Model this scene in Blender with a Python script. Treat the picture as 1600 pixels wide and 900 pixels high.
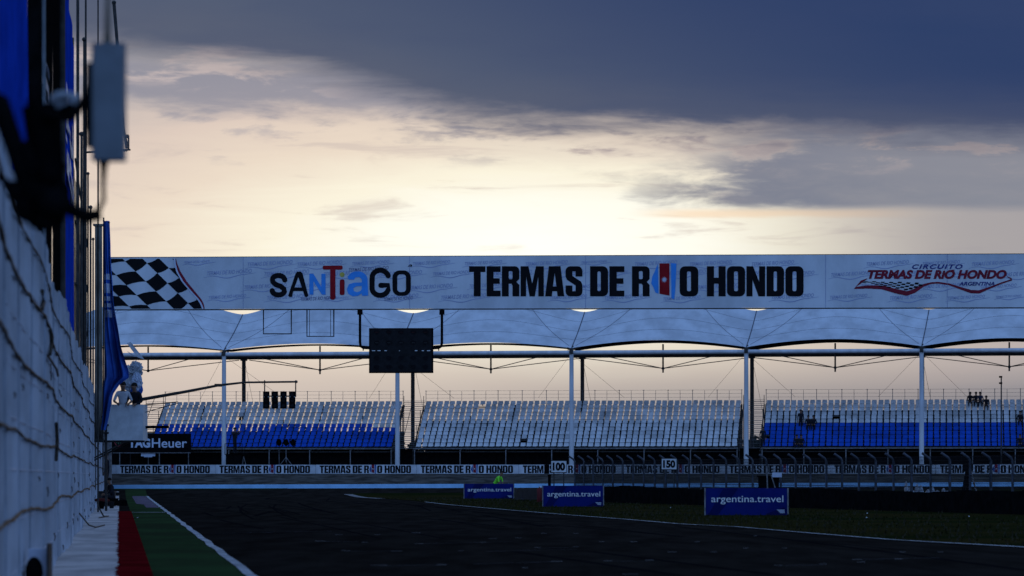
import bpy, bmesh, math, random
from mathutils import Vector, Matrix, noise as mnoise
random.seed(7)
R = math.radians
for o in list(bpy.data.objects): bpy.data.objects.remove(o)
scn = bpy.context.scene
COL = scn.collection

# ------------------------------------------------------------------ camera
F, HZ, CZ = 5000.0, 743.0, 1.5            # focal length in photo pixels, horizon row, eye height
cam = bpy.data.cameras.new('camera'); camo = bpy.data.objects.new('camera', cam); COL.objects.link(camo)
camo.location = (0, 0, CZ); camo.rotation_euler = (R(90), 0, 0)
cam.sensor_width = 36; cam.lens = 36 * F / 1600; cam.shift_y = (HZ - 450) / 1600
cam.clip_start = 0.1; cam.clip_end = 8000
cam.dof.use_dof = True; cam.dof.focus_distance = 175; cam.dof.aperture_fstop = 2.2; cam.dof.aperture_blades = 7
scn.camera = camo

# ------------------------------------------------------------------ world
SUN_EL, SUN_AZ = R(4.5), R(-0.3)          # low sun behind the cloud bank, straight ahead (+Y)
w = bpy.data.worlds.new('World'); scn.world = w; w.use_nodes = True
NT = w.node_tree; NT.nodes.clear()
class NB:
    """small helper for building math node graphs"""
    def __init__(s, nt): s.nt = nt
    def new(s, t): return s.nt.nodes.new(t)
    def link(s, a, b): s.nt.links.new(a, b)
    def put(s, sock, v):
        if hasattr(v, 'is_output'): s.link(v, sock)
        else: sock.default_value = v
    def m(s, op, a, b=0.0, c=None, clamp=False):
        n = s.new('ShaderNodeMath'); n.operation = op; n.use_clamp = clamp
        s.put(n.inputs[0], a); s.put(n.inputs[1], b)
        if c is not None: s.put(n.inputs[2], c)
        return n.outputs[0]
    def ss(s, x, a, b, lo=0.0, hi=1.0):
        n = s.new('ShaderNodeMapRange'); n.interpolation_type = 'SMOOTHSTEP'
        s.put(n.inputs[0], x); s.put(n.inputs[1], a); s.put(n.inputs[2], b); s.put(n.inputs[3], lo); s.put(n.inputs[4], hi)
        return n.outputs[0]
    def mix(s, f, a, b):
        n = s.new('ShaderNodeMix'); n.data_type = 'RGBA'
        s.put(n.inputs[0], f)
        for sock, v in ((n.inputs[6], a), (n.inputs[7], b)):
            if isinstance(v, tuple): sock.default_value = (*v, 1)
            else: s.link(v, sock)
        return n.outputs[2]
    def vec(s, x, y, z=0.0):
        n = s.new('ShaderNodeCombineXYZ'); s.put(n.inputs[0], x); s.put(n.inputs[1], y); s.put(n.inputs[2], z); return n.outputs[0]
    def noise(s, v, scale, detail=5, rough=.55, dist=0.0):
        n = s.new('ShaderNodeTexNoise'); s.link(v, n.inputs['Vector']); n.inputs['Scale'].default_value = scale
        n.inputs['Detail'].default_value = detail; n.inputs['Roughness'].default_value = rough; n.inputs['Distortion'].default_value = dist
        return n.outputs['Fac']
    def curve(s, x, pts):
        n = s.new('ShaderNodeFloatCurve'); s.put(n.inputs['Value'], x)
        c = n.mapping.curves[0]; c.points[0].location = pts[0]; c.points[-1].location = pts[-1]
        for p in pts[1:-1]: c.points.new(*p)
        n.mapping.update(); return n.outputs[0]
    def ramp(s, x, stops):
        n = s.new('ShaderNodeValToRGB'); s.put(n.inputs[0], x); e = n.color_ramp.elements
        e[0].position = stops[0][0]; e[0].color = (*stops[0][1], 1); e[1].position = stops[-1][0]; e[1].color = (*stops[-1][1], 1)
        for p, c in stops[1:-1]:
            k = e.new(p); k.color = (*c, 1)
        return n.outputs[0]
def srgb(r, g, b):
    f = lambda c: (c / 255 / 12.92) if c / 255 <= .04045 else ((c / 255 + .055) / 1.055) ** 2.4
    return (f(r), f(g), f(b))
nb = NB(NT)
tc = nb.new('ShaderNodeTexCoord'); sx = nb.new('ShaderNodeSeparateXYZ'); nb.link(tc.outputs['Generated'], sx.inputs[0])
dx, dy, dz = sx.outputs
yy = nb.m('MAXIMUM', dy, .08)
az = nb.m('DIVIDE', dx, yy); el = nb.m('DIVIDE', dz, yy)
U = nb.m('MULTIPLY_ADD', az, 5000 / 1600, .5)              # 0..1 across the evening horizon we look at
V = nb.m('MULTIPLY', el, 5000 / 743)                       # 0 horizon .. 1 some 8.5 degrees up
wide = nb.vec(nb.m('MULTIPLY', U, 1.6), nb.m('MULTIPLY', V, 3.4), 0.0)
n1 = nb.m('SUBTRACT', nb.noise(wide, 2.2, 6, .55, .3), .5)
n2 = nb.m('SUBTRACT', nb.noise(nb.vec(nb.m('MULTIPLY', U, 2.0), nb.m('MULTIPLY', V, 7.0), 3.1), 3.2, 7, .6, .5), .5)
n3 = nb.m('SUBTRACT', nb.noise(nb.vec(nb.m('MULTIPLY', U, 2.6), nb.m('MULTIPLY', V, 5.0), 8.3), 4.6, 9, .60, .25), .5)
# bright band behind the clouds
du = nb.m('DIVIDE', nb.m('SUBTRACT', U, .52), .56); dv = nb.m('DIVIDE', nb.m('SUBTRACT', V, .48), .33)
dv2 = nb.m('MULTIPLY', dv, nb.ss(dv, -.2, .2, .78, 1.0))
d = nb.m('SQRT', nb.m('ADD', nb.m('MULTIPLY', du, du), nb.m('MULTIPLY', dv2, dv2)))
d = nb.m('ADD', d, nb.m('MULTIPLY', n2, .22))
band = nb.ramp(nb.m('MULTIPLY', d, .56), [(0.0, (1.12, 1.10, .98)), (.16, (1.02, 1.0, .88)), (.26, srgb(252, 244, 222)),
      (.40, srgb(236, 219, 200)), (.54, srgb(222, 203, 190)), (.68, srgb(190, 180, 178)), (.85, srgb(140, 142, 152)), (1.0, srgb(110, 116, 135))])
low = nb.mix(nb.ss(U, .1, 1.0), srgb(206, 192, 182), srgb(124, 124, 133))
band = nb.mix(nb.ss(V, .10, .34, 1.0, 0.0), band, low)
wisp = nb.m('MULTIPLY', nb.ss(n3, .07, .2), nb.m('MULTIPLY', nb.ss(V, .62, .72), .55))
band = nb.mix(wisp, band, srgb(172, 166, 172))
streak = nb.m('MULTIPLY', nb.ss(n2, .04, .18), nb.m('MULTIPLY', nb.ss(V, .42, .52), .5))
band = nb.mix(streak, band, srgb(205, 190, 182))
# grey cloud on the right with a straight lit base
U_in = nb.m('ADD', U, nb.m('ADD', nb.m('MULTIPLY', n3, .35), nb.m('MULTIPLY', n1, .25)))
Vb = nb.m('ADD', V, nb.m('MULTIPLY', n2, .015))
rc = nb.m('MULTIPLY', nb.ss(U_in, .61, .76), nb.ss(Vb, .548, .575))
rc = nb.m('MULTIPLY', rc, nb.ss(nb.m('ADD', nb.m('SUBTRACT', V, nb.m('MULTIPLY', nb.m('SUBTRACT', U, .66), .30)), nb.m('MULTIPLY', n3, .30)), .62, .74, 1.0, 0.0))
gcol = nb.mix(nb.ss(n3, -.2, .25), srgb(118, 124, 142), srgb(140, 140, 150))
edge = nb.m('MULTIPLY', nb.m('MULTIPLY', nb.ss(Vb, .538, .549), nb.ss(Vb, .552, .566, 1.0, 0.0)), nb.m('MULTIPLY', nb.ss(U, .6, .68), nb.ss(U, .84, .93, 1.0, 0.0)))
sky = nb.mix(rc, band, gcol)
sky = nb.mix(nb.m('MULTIPLY', edge, .55), sky, srgb(250, 212, 172))
greyr = nb.m('MULTIPLY', nb.ss(U, .66, .96), nb.ss(V, .15, .40))
sky = nb.mix(nb.m('MULTIPLY', greyr, .75), sky, srgb(140, 142, 152))
peach = nb.m('MULTIPLY', nb.m('MULTIPLY', nb.ss(n3, .02, .16), nb.ss(V, .64, .70)), nb.ss(V, .76, .69, 0.0, 1.0))
peach = nb.m('MULTIPLY', peach, nb.ss(U, .45, .6))
sky = nb.mix(nb.m('MULTIPLY', peach, .8), sky, srgb(236, 205, 182))
# heavy deck of cloud above
ve = nb.curve(nb.m('MAXIMUM', nb.m('MINIMUM', U, 1.0), 0.0), [(0, .93), (.125, .885), (.25, .855), (.375, .79), (.45, .738), (.66, .710), (.82, .694), (1, .685)])
dk = nb.m('SUBTRACT', V, ve)
dk = nb.m('ADD', dk, nb.m('ADD', nb.m('MULTIPLY', n2, .07), nb.m('MULTIPLY', n1, .05)))
deckc = nb.mix(nb.ss(nb.m('ADD', U, nb.m('MULTIPLY', nb.m('SUBTRACT', V, .8), 1.1)), .1, 1.1), srgb(92, 101, 120), srgb(46, 64, 104))
deckc = nb.mix(nb.ss(dk, .0, .16, .55, 0.0), deckc, srgb(92, 96, 114))
deckc = nb.mix(nb.ss(n1, -.15, .2, .0, .22), deckc, srgb(60, 72, 108))
veil = nb.mix(nb.m('MULTIPLY', nb.ss(dk, -.13, .03), nb.ss(U, .62, .30)), sky, srgb(150, 148, 158))
veil = nb.mix(nb.m('MULTIPLY', nb.ss(dk, -.10, -.01), nb.ss(n3, .0, .15, .15, .75)), sky, srgb(158, 152, 158))
# second, thinner grey layer that hangs below the deck on the left
dl = nb.m('ADD', nb.m('SUBTRACT', V, nb.m('MULTIPLY_ADD', U, -.10, .825)), nb.m('ADD', nb.m('MULTIPLY', n3, .10), nb.m('MULTIPLY', n1, .05)))
lay = nb.m('MULTIPLY', nb.m('MULTIPLY', nb.ss(dl, -.055, .0), nb.ss(dl, .085, .03, 0.0, 1.0)), nb.ss(U, .62, .36))
veil = nb.mix(nb.m('MULTIPLY', lay, .85), veil, srgb(142, 142, 156))
fr = nb.m('MULTIPLY', nb.m('MULTIPLY', nb.ss(dk, -.075, -.03), nb.ss(n3, -.02, .12)), nb.ss(U, .40, .22))
veil = nb.mix(nb.m('MULTIPLY', fr, .7), veil, srgb(214, 196, 190))
sky = nb.mix(nb.ss(nb.m('ADD', dk, nb.m('MULTIPLY', n3, .05)), -.03, .06), veil, deckc)
# dusk dome all round: bluer and darker away from the sunset
hlen = nb.m('SQRT', nb.m('ADD', nb.m('MULTIPLY', dx, dx), nb.m('MULTIPLY', dy, dy)))
cosa = nb.m('DIVIDE', dy, nb.m('MAXIMUM', hlen, .001))
dome = nb.ramp(nb.m('MAXIMUM', dz, 0.0), [(0.0, (.11, .235, .54)), (.30, (.19, .39, .89)), (.62, (.245, .485, 1.06)), (1.0, (.10, .18, .37))])
side = nb.mix(nb.ss(cosa, -.6, .5), dome, nb.mix(nb.ss(dz, .0, .6), (.08, .145, .31), (.075, .125, .25)))
nish = nb.new('ShaderNodeTexSky'); nish.sky_type = 'NISHITA'; nish.sun_disc = False
nish.sun_elevation = SUN_EL; nish.sun_rotation = SUN_AZ; nish.dust_density = 2.0
nv = nb.new('ShaderNodeVectorMath'); nv.operation = 'SCALE'; nb.link(nish.outputs[0], nv.inputs[0]); nv.inputs['Scale'].default_value = .05
add = nb.new('ShaderNodeVectorMath'); add.operation = 'ADD'; nb.link(side, add.inputs[0]); nb.link(nv.outputs[0], add.inputs[1])
front = nb.m('MULTIPLY', nb.ss(cosa, .80, .96), nb.ss(dz, .55, .22))
final = nb.mix(front, add.outputs[0], sky)
bg = nb.new('ShaderNodeBackground'); nb.link(final, bg.inputs[0]); bg.inputs[1].default_value = 1.0
wo = nb.new('ShaderNodeOutputWorld'); nb.link(bg.outputs[0], wo.inputs[0])

# sun: almost hidden behind the clouds, wide and weak
sl = bpy.data.lights.new('sun', 'SUN'); so = bpy.data.objects.new('sun', sl); COL.objects.link(so)
sl.energy = .25; sl.angle = R(12); sl.color = (1, .86, .68)
so.rotation_euler = (R(-(90 - 4.5)), 0, 0); so.location = (0, 60, 60)
vs = scn.view_settings; vs.view_transform = 'Standard'; vs.look = 'None'; vs.exposure = 0.0; vs.gamma = 1.0
scn.cycles.max_bounces = 5; scn.cycles.diffuse_bounces = 2; scn.cycles.transparent_max_bounces = 8

# ------------------------------------------------------------------ helpers
def mat(name, col, rough=.75, var=.18, scale=2.0, spec=.2, metal=0.0, bump=0.0, bscale=20, stretch=(1, 1, 1), col2=None):
    m = bpy.data.materials.new(name); m.use_nodes = True
    nt = m.node_tree; b = nt.nodes['Principled BSDF']; k = NB(nt)
    b.inputs['Roughness'].default_value = rough; b.inputs['Metallic'].default_value = metal
    b.inputs['Specular IOR Level'].default_value = spec
    t = k.new('ShaderNodeTexCoord'); mp = k.new('ShaderNodeMapping'); k.link(t.outputs['Object'], mp.inputs[0]); mp.inputs['Scale'].default_value = stretch
    n = k.noise(mp.outputs[0], scale, 6, .6)
    c2 = col2 or tuple(c * (1 - 2 * var) for c in col)
    c1 = col if col2 else tuple(min(1, c * (1 + var)) for c in col)
    k.link(k.mix(k.ss(n, .3, .7), c1, c2), b.inputs['Base Color'])
    if bump:
        n2 = k.noise(mp.outputs[0], bscale, 4, .6); bp = k.new('ShaderNodeBump'); bp.inputs['Strength'].default_value = bump
        bp.inputs['Distance'].default_value = .05; k.link(n2, bp.inputs['Height']); k.link(bp.outputs[0], b.inputs['Normal'])
    return m
M = {}
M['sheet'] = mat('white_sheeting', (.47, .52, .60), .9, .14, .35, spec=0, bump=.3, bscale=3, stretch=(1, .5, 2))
M['joint'] = mat('sheet_joint', (.38, .42, .49), .9, .2, 2, spec=0)
M['rope'] = mat('old_rope', (.055, .045, .035), .9, .3, 6)
M['rust'] = mat('rusty_rope', (.12, .075, .045), .9, .3, 5)
M['black'] = mat('black_paint', (.012, .012, .014), .6, .2, 4, spec=.1)
M['matt'] = mat('matt_black', (.006, .006, .007), .95, .2, 4, spec=.0)
M['steel'] = mat('grey_steel', (.18, .18, .19), .5, .25, 5, spec=.4)
M['dsteel'] = mat('dark_steel', (.045, .042, .04), .6, .25, 3, spec=.2)
M['wpaint'] = mat('white_paint', (.72, .73, .74), .45, .06, 1.2, spec=.4)
M['wcol'] = mat('weathered_white', (.60, .61, .64), .5, .1, 1.5, spec=.3, stretch=(1, 1, .2))
M['conc'] = mat('concrete', (.20, .19, .17), .9, .3, 3, bump=.3, stretch=(1, 1, .25))
M['box'] = mat('pale_plastic', (.20, .225, .25), .6, .08, 6, spec=.1)
M['panel'] = mat('pale_panel', (.66, .68, .70), .7, .08, 2.5)
M['blue'] = mat('blue_cloth', (.012, .06, .52), .9, .12, 1.2, spec=0)
M['blue2'] = mat('deep_blue_cloth', (.05, .14, .52), .9, .2, .9, spec=0)
M['bwhite'] = mat('printed_white', (.55, .60, .72), .75, .06, 3)
M['memb'] = mat('canopy_fabric', (.60, .62, .66), .65, .10, .6, bump=.15, bscale=4)
M['seam'] = mat('canopy_seam', (.10, .11, .14), .8, .1, 4)
M['banner'] = mat('banner_vinyl', (.64, .66, .70), .7, .10, .45, spec=.05, stretch=(1, 1, .5), bump=.35, bscale=1.6)
M['ghost'] = mat('ghost_print', (.33, .37, .56), .6, .05, 1)
M['ghost2'] = mat('dark_ghost_print', (.16, .17, .28), .6, .05, 1)
M['ink'] = mat('black_ink', (.008, .008, .010), .6, .1, 2, spec=.05)
M['red'] = mat('red_print', (.30, .012, .018), .7, .1, 2, spec=.05)
M['dred'] = mat('dark_red_print', (.20, .008, .025), .6, .1, 2)
M['lblue'] = mat('bright_blue_print', (.05, .30, .80), .6, .06, 2)
M['navy'] = mat('navy_print', (.03, .04, .20), .6, .1, 2)
M['yel'] = mat('yellow_print', (.55, .45, .08), .6, .1, 2)
M['seatw'] = mat('white_seat', (.60, .61, .63), .6, .16, .7, spec=.05)
M['seatb'] = mat('blue_seat', (.013, .082, .45), .6, .16, .45, spec=.05)
M['wood'] = mat('grey_plank', (.16, .16, .17), .8, .2, 2)
M['hoard'] = mat('hoarding_white', (.60, .62, .66), .7, .12, .8)
M['skin'] = mat('skin', (.26, .14, .09), .6, .08, 8)
M['hair'] = mat('dark_hair', (.012, .010, .009), .8, .2, 9)
M['shirtw'] = mat('white_shirt', (.55, .56, .60), .8, .08, 6)
M['dark'] = mat('dark_clothes', (.014, .015, .022), .9, .2, 5)
M['jeans'] = mat('blue_trousers', (.03, .04, .08), .9, .2, 5)
M['hivis'] = mat('hi_vis_green', (.22, .85, .05), .7, .06, 5)
M['plbag'] = mat('pale_plastic_bag', (.42, .45, .50), .6, .2, 5, spec=.1)
M['boardb'] = mat('board_blue', (.005, .014, .135), .7, .12, .9, spec=.05)
M['boardd'] = mat('board_dark_blue', (.003, .008, .075), .7, .12, .9, spec=.05)
M['grass'] = mat('short_grass', (.009, .016, .005), .95, .4, .16, spec=0, bump=.6, bscale=9, col2=(.034, .026, .009), stretch=(.5, 1, 1))
M['soil'] = mat('dry_ground', (.030, .032, .020), .95, .3, .08, spec=0, col2=(.045, .036, .022))
M['gravel'] = mat('gravel', (.085, .078, .07), .95, .3, .8, spec=0, bump=.6, bscale=8)
M['asph'] = mat('asphalt', (.022, .0185, .016), .95, .20, .5, spec=0.0, bump=.3, bscale=40, stretch=(2.0, .35, 1))
M['ledge'] = mat('white_painted_concrete', (.66, .60, .57), .9, .16, .7, spec=0, stretch=(1.2, .45, 1), bump=.3)
M['redp'] = mat('red_ground_paint', (.15, .006, .009), .95, .2, .9, spec=0)
M['greenp'] = mat('green_ground_paint', (.040, .078, .030), .95, .28, .35, spec=0, bump=.3, stretch=(1, .4, 1), col2=(.032, .045, .022))
M['line'] = mat('line_paint', (.55, .56, .58), .95, .25, 1.2, spec=0)
M['oldline'] = mat('worn_line_paint', (.28, .27, .27), .95, .3, 1.2, spec=0)
M['apron'] = mat('apron_paint', (.20, .16, .21), .95, .3, 1.5, spec=0)
M['kerbb'] = mat('pale_blue_wall_paint', (.34, .62, .92), .8, .10, .6)
M['rubber'] = mat('tyre_rubber', (.008, .008, .009), .95, .2, 3, spec=0)
M['rail'] = mat('galvanised_rail', (.018, .02, .026), .6, .25, 2)
M['fpost'] = mat('fence_post', (.075, .08, .10), .7, .25, 3)
M['leaf'] = mat('dark_foliage', (.018, .026, .014), .95, .4, .4, spec=0)
M['wallg'] = mat('grey_wall', (.09, .09, .10), .95, .2, .5)

def P(px, py, Y): return Vector(((px - 800) / F * Y, Y, CZ + (HZ - py) / F * Y))
def sm(a, b, x):
    t = max(0, min(1, (x - a) / (b - a))); return t * t * (3 - 2 * t)
SL = .138                                    # far structures stand along s = Y + SL*X = const
def gz_s(X, s):
    z1 = .575 + .0033 * max(-60, min(60, X))
    z = z1 * sm(212, 240, s)
    z += (1.60 - z1) * sm(244, 257, s)
    return z
def gz(X, Y): return gz_s(X, Y + SL * X)
def G(px, py):                                # photo pixel -> point on the ground
    Y = 30.0
    for i in range(4000):
        p = P(px, py, Y)
        if p.z <= gz(p.x, p.y): break
        Y += .1
    return Vector((p.x, p.y, gz(p.x, p.y)))

class MB:
    def __init__(s): s.v, s.f, s.m, s.sm = [], [], [], []
    def add(s, vs, fs, mi=0, smooth=False):
        o = len(s.v); s.v += [Vector(v) for v in vs]
        for f in fs: s.f.append([i + o for i in f]); s.m.append(mi); s.sm.append(smooth)
    def box(s, c, d, rz=0, mi=0, rot=None):
        c = Vector(c); r = rot or Matrix.Rotation(rz, 3, 'Z')
        vs = [c + r @ Vector((x * d[0] / 2, y * d[1] / 2, z * d[2] / 2)) for x in (-1, 1) for y in (-1, 1) for z in (-1, 1)]
        s.add(vs, [(0, 1, 3, 2), (4, 6, 7, 5), (0, 4, 5, 1), (2, 3, 7, 6), (0, 2, 6, 4), (1, 5, 7, 3)], mi); return s
    def bar(s, a, b, wd, mi=0):               # square bar between two points
        a, b = Vector(a), Vector(b); d = b - a
        s.box((a + b) / 2, (wd, wd, d.length), mi=mi, rot=d.to_track_quat('Z', 'Y').to_matrix()); return s
    def tube(s, pts, r, n=8, mi=0, cap=True):
        pts = [Vector(p) for p in pts]; rs = r if isinstance(r, (list, tuple)) else [r] * len(pts)
        vs = []; up = None
        for i, p in enumerate(pts):
            t = (pts[min(i + 1, len(pts) - 1)] - pts[max(i - 1, 0)]).normalized()
            if up is None: up = Vector((0, 0, 1)) if abs(t.z) < .9 else Vector((1, 0, 0))
            a = t.cross(up).normalized(); b = a.cross(t).normalized(); up = b
            vs += [p + (a * math.cos(2 * math.pi * k / n) + b * math.sin(2 * math.pi * k / n)) * rs[i] for k in range(n)]
        fs = [(i * n + k, i * n + (k + 1) % n, (i + 1) * n + (k + 1) % n, (i + 1) * n + k) for i in range(len(pts) - 1) for k in range(n)]
        s.add(vs, fs, mi, True)
        if cap: s.add(vs[:n], [tuple(range(n))], mi); s.add(vs[-n:], [tuple(range(n))], mi)
        return s
    def grid(s, fn, nu, nv, mi=0, smooth=True):
        vs = [fn(i / nu, j / nv) for j in range(nv + 1) for i in range(nu + 1)]
        s.add(vs, [(j * (nu + 1) + i, j * (nu + 1) + i + 1, (j + 1) * (nu + 1) + i + 1, (j + 1) * (nu + 1) + i) for j in range(nv) for i in range(nu)], mi, smooth); return s
    def ball(s, c, r, nu=12, nv=8, mi=0):
        c = Vector(c); r = r if isinstance(r, (tuple, list)) else (r, r, r)
        return s.grid(lambda u, v: c + Vector((r[0] * math.cos(2 * math.pi * u) * math.sin(math.pi * v), r[1] * math.sin(2 * math.pi * u) * math.sin(math.pi * v), r[2] * math.cos(math.pi * v))), nu, nv, mi)
    def build(s, name, m, parent=None, base=None):
        b = Vector(parent['base_w']) if parent is not None and 'base_w' in parent else (parent.matrix_world.translation if parent else Vector(base or (0, 0, 0)))
        me = bpy.data.meshes.new(name); me.from_pydata([v - b for v in s.v], [], s.f)
        for q in (m if isinstance(m, (list, tuple)) else [m]): me.materials.append(q)
        me.polygons.foreach_set('material_index', s.m); me.polygons.foreach_set('use_smooth', s.sm); me.update()
        o = bpy.data.objects.new(name, me); COL.objects.link(o)
        if parent is not None: o.parent = parent
        else: o.location = b
        BASE[o.name] = b
        return o
BASE = {}
_build = MB.build
def build(s, name, m, parent=None, base=None):
    if parent is None: return _build(s, name, m, None, base)
    class _P(dict): pass
    b = BASE[parent.name]
    me = bpy.data.meshes.new(name); me.from_pydata([v - b for v in s.v], [], s.f)
    for q in (m if isinstance(m, (list, tuple)) else [m]): me.materials.append(q)
    me.polygons.foreach_set('material_index', s.m); me.polygons.foreach_set('use_smooth', s.sm); me.update()
    o = bpy.data.objects.new(name, me); COL.objects.link(o); o.parent = parent
    BASE[o.name] = b
    return o
MB.build = build
def tag(o, label=None, cat=None, group=None, kind=None):
    if label: o['label'] = label
    if cat: o['category'] = cat
    if group: o['group'] = group
    if kind: o['kind'] = kind
    return o
def empty(name, loc, label=None, cat=None, group=None, kind=None):
    o = bpy.data.objects.new(name, None); COL.objects.link(o); o.location = loc; o.empty_display_size = .3
    BASE[o.name] = Vector(loc)
    return tag(o, label, cat, group, kind)
def copy_tree(o, parent=None):
    c = o.copy(); COL.objects.link(c)
    if parent is not None: c.parent = parent
    for ch in list(o.children): copy_tree(ch, c)
    return c

# flat shapes and lettering ------------------------------------------------
def _mesh_of(cu):
    o = bpy.data.objects.new('tmp', cu); COL.objects.link(o)
    dg = bpy.context.evaluated_depsgraph_get(); me = bpy.data.meshes.new_from_object(o.evaluated_get(dg))
    vs = [(v.co.x, v.co.y) for v in me.vertices]; fs = [tuple(p.vertices) for p in me.polygons]
    bpy.data.objects.remove(o); bpy.data.meshes.remove(me); return vs, fs
def shape(loops):
    cu = bpy.data.curves.new('tmp', 'CURVE'); cu.dimensions = '2D'; cu.fill_mode = 'BOTH'
    for lp in loops:
        sp = cu.splines.new('POLY'); sp.points.add(len(lp) - 1); sp.use_cyclic_u = True
        for p, q in zip(sp.points, lp): p.co = (q[0], q[1], 0, 1)
    r = _mesh_of(cu); bpy.data.curves.remove(cu); return r
def text(body, off=0.0, shear=0.0, space=1.0):
    cu = bpy.data.curves.new('tmp', 'FONT'); cu.body = body; cu.size = 1; cu.offset = off; cu.shear = shear; cu.space_character = space
    cu.resolution_u = 4
    r = _mesh_of(cu); bpy.data.curves.remove(cu); return r
def fit(vf, x0, y0, x1, y1):                  # y grows downward in the box (photo rows)
    vs, fs = vf; xs = [v[0] for v in vs]; ys = [v[1] for v in vs]
    a, b, c, e = min(xs), max(xs), min(ys), max(ys)
    return [(x0 + (x - a) / (b - a) * (x1 - x0), y1 + (y - c) / (e - c) * (y0 - y1)) for x, y in vs], fs
def rrect(x0, y0, x1, y1, r, n=4):
    pts = []
    for cx, cy, a0 in ((x1 - r, y1 - r, 0), (x0 + r, y1 - r, 90), (x0 + r, y0 + r, 180), (x1 - r, y0 + r, 270)):
        pts += [(cx + r * math.cos(R(a0 + 90 * k / n)), cy + r * math.sin(R(a0 + 90 * k / n))) for k in range(n + 1)]
    return pts
def stroke(pts, t, cap=False):
    """closed outline of a thick polyline"""
    ts = t if isinstance(t, (list, tuple)) else [t] * len(pts)
    Lf, Rt = [], []
    for i, p in enumerate(pts):
        a = Vector(pts[max(i - 1, 0)]); b = Vector(pts[min(i + 1, len(pts) - 1)]); dd = (b - a).normalized(); nn = Vector((-dd.y, dd.x))
        Lf.append(tuple(Vector(p) + nn * ts[i] / 2)); Rt.append(tuple(Vector(p) - nn * ts[i] / 2))
    if cap:
        def arc(c, d0, tt): 
            a0 = math.atan2(d0[1], d0[0]); return [(c[0] + tt / 2 * math.cos(a0 + R(90 - 30 * k)), c[1] + tt / 2 * math.sin(a0 + R(90 - 30 * k))) for k in range(1, 6)]
        e = Vector(pts[-1]) - Vector(pts[-2]); s0 = Vector(pts[0]) - Vector(pts[1])
        return Lf + arc(pts[-1], e, ts[-1]) + Rt[::-1] + arc(pts[0], s0, ts[0])
    return Lf + Rt[::-1]
def arcp(cx, cy, rx, ry, a0, a1, n=8): return [(cx + rx * math.cos(R(a0 + (a1 - a0) * k / n)), cy + ry * math.sin(R(a0 + (a1 - a0) * k / n))) for k in range(n + 1)]
def condensed(word):
    """heavy condensed capitals drawn as outlines, 1 unit tall"""
    W = dict(T=.56, E=.48, R=.60, M=.80, A=.66, S=.58, D=.58, O=.60, H=.62, N=.62, I=.25)
    x, loops = 0.0, []
    t = .235
    for ch in word:
        if ch == ' ': x += .26; continue
        wd = W[ch]; L = []
        if ch == 'T': L = [[(0, 1), (wd, 1), (wd, .81), (wd / 2 + t / 2, .81), (wd / 2 + t / 2, 0), (wd / 2 - t / 2, 0), (wd / 2 - t / 2, .81), (0, .81)]]
        if ch == 'E': L = [[(0, 0), (wd, 0), (wd, .19), (t, .19), (t, .42), (wd - .03, .42), (wd - .03, .60), (t, .60), (t, .81), (wd, .81), (wd, 1), (0, 1)]]
        if ch == 'H': L = [[(0, 0), (t, 0), (t, .42), (wd - t, .42), (wd - t, 0), (wd, 0), (wd, 1), (wd - t, 1), (wd - t, .62), (t, .62), (t, 1), (0, 1)]]
        if ch == 'N': L = [[(0, 0), (.20, 0), (.20, .55), (wd - .22, 0), (wd, 0), (wd, 1), (wd - .20, 1), (wd - .20, .48), (.22, 1), (0, 1)]]
        if ch == 'M': L = [[(0, 0), (.19, 0), (.19, .66), (.31, 0), (wd - .31, 0), (wd - .19, .66), (wd - .19, 0), (wd, 0), (wd, 1), (wd - .27, 1), (wd / 2, .42), (.27, 1), (0, 1)]]
        if ch == 'A': L = [[(0, 0), (.23, 0), (.25, .17), (wd - .25, .17), (wd - .23, 0), (wd, 0), (wd - .13, 1), (.13, 1)], [(.27, .33), (wd / 2, .78), (wd - .27, .33)]]
        if ch in 'DO':
            o = rrect(0, 0, wd, 1, .17) if ch == 'O' else [(0, 0)] + arcp(wd - .17, .17, .17, .17, -90, 0, 4) + arcp(wd - .17, .83, .17, .17, 0, 90, 4) + [(0, 1)]
            L = [o, rrect(t, .17, wd - t, .83, .05)]
        if ch == 'R': L = [[(0, 0), (t, 0), (t, .42), (.33, .42), (wd - t, .36), (wd - t, 0), (wd, 0), (wd, .38), (wd - .10, .48), (wd, .58)] + arcp(wd - .15, .85, .15, .15, 0, 90, 4) + [(0, 1)], rrect(t, .57, wd - t, .84, .04)]
        if ch == 'S':
            L = [arcp(wd - .16, .84, .16, .16, 0, 90, 4) + arcp(.16, .84, .16, .16, 90, 180, 4) + [(0, .66), (.05, .55), (wd - t, .36), (wd - t, .17), (t, .17), (t, .36), (0, .36)] + arcp(.16, .16, .16, .16, 180, 270, 4) + arcp(wd - .16, .16, .16, .16, 270, 360, 4) + [(wd, .38), (wd - .05, .49), (t, .68), (t, .83), (wd - t, .83), (wd - t, .66), (wd, .66)]]
        if ch == 'I': L = [[(0, 0), (wd, 0), (wd, 1), (0, 1)]]
        loops += [[(px + x, py) for px, py in lp] for lp in L]; x += wd + .045
    return shape(loops)
def flat(mb, vf, fn, mi=0):                   # place flat outline through a mapping (u,v)->world
    vs, fs = vf; mb.add([fn(u, v) for u, v in vs], fs, mi)

# ------------------------------------------------------------------ wall frame
WD = -.1228                                   # direction of the pit wall
def W(Y, q, z): return Vector((WD * Y - 1.04 + q, Y, z))   # q = metres towards the track
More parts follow.
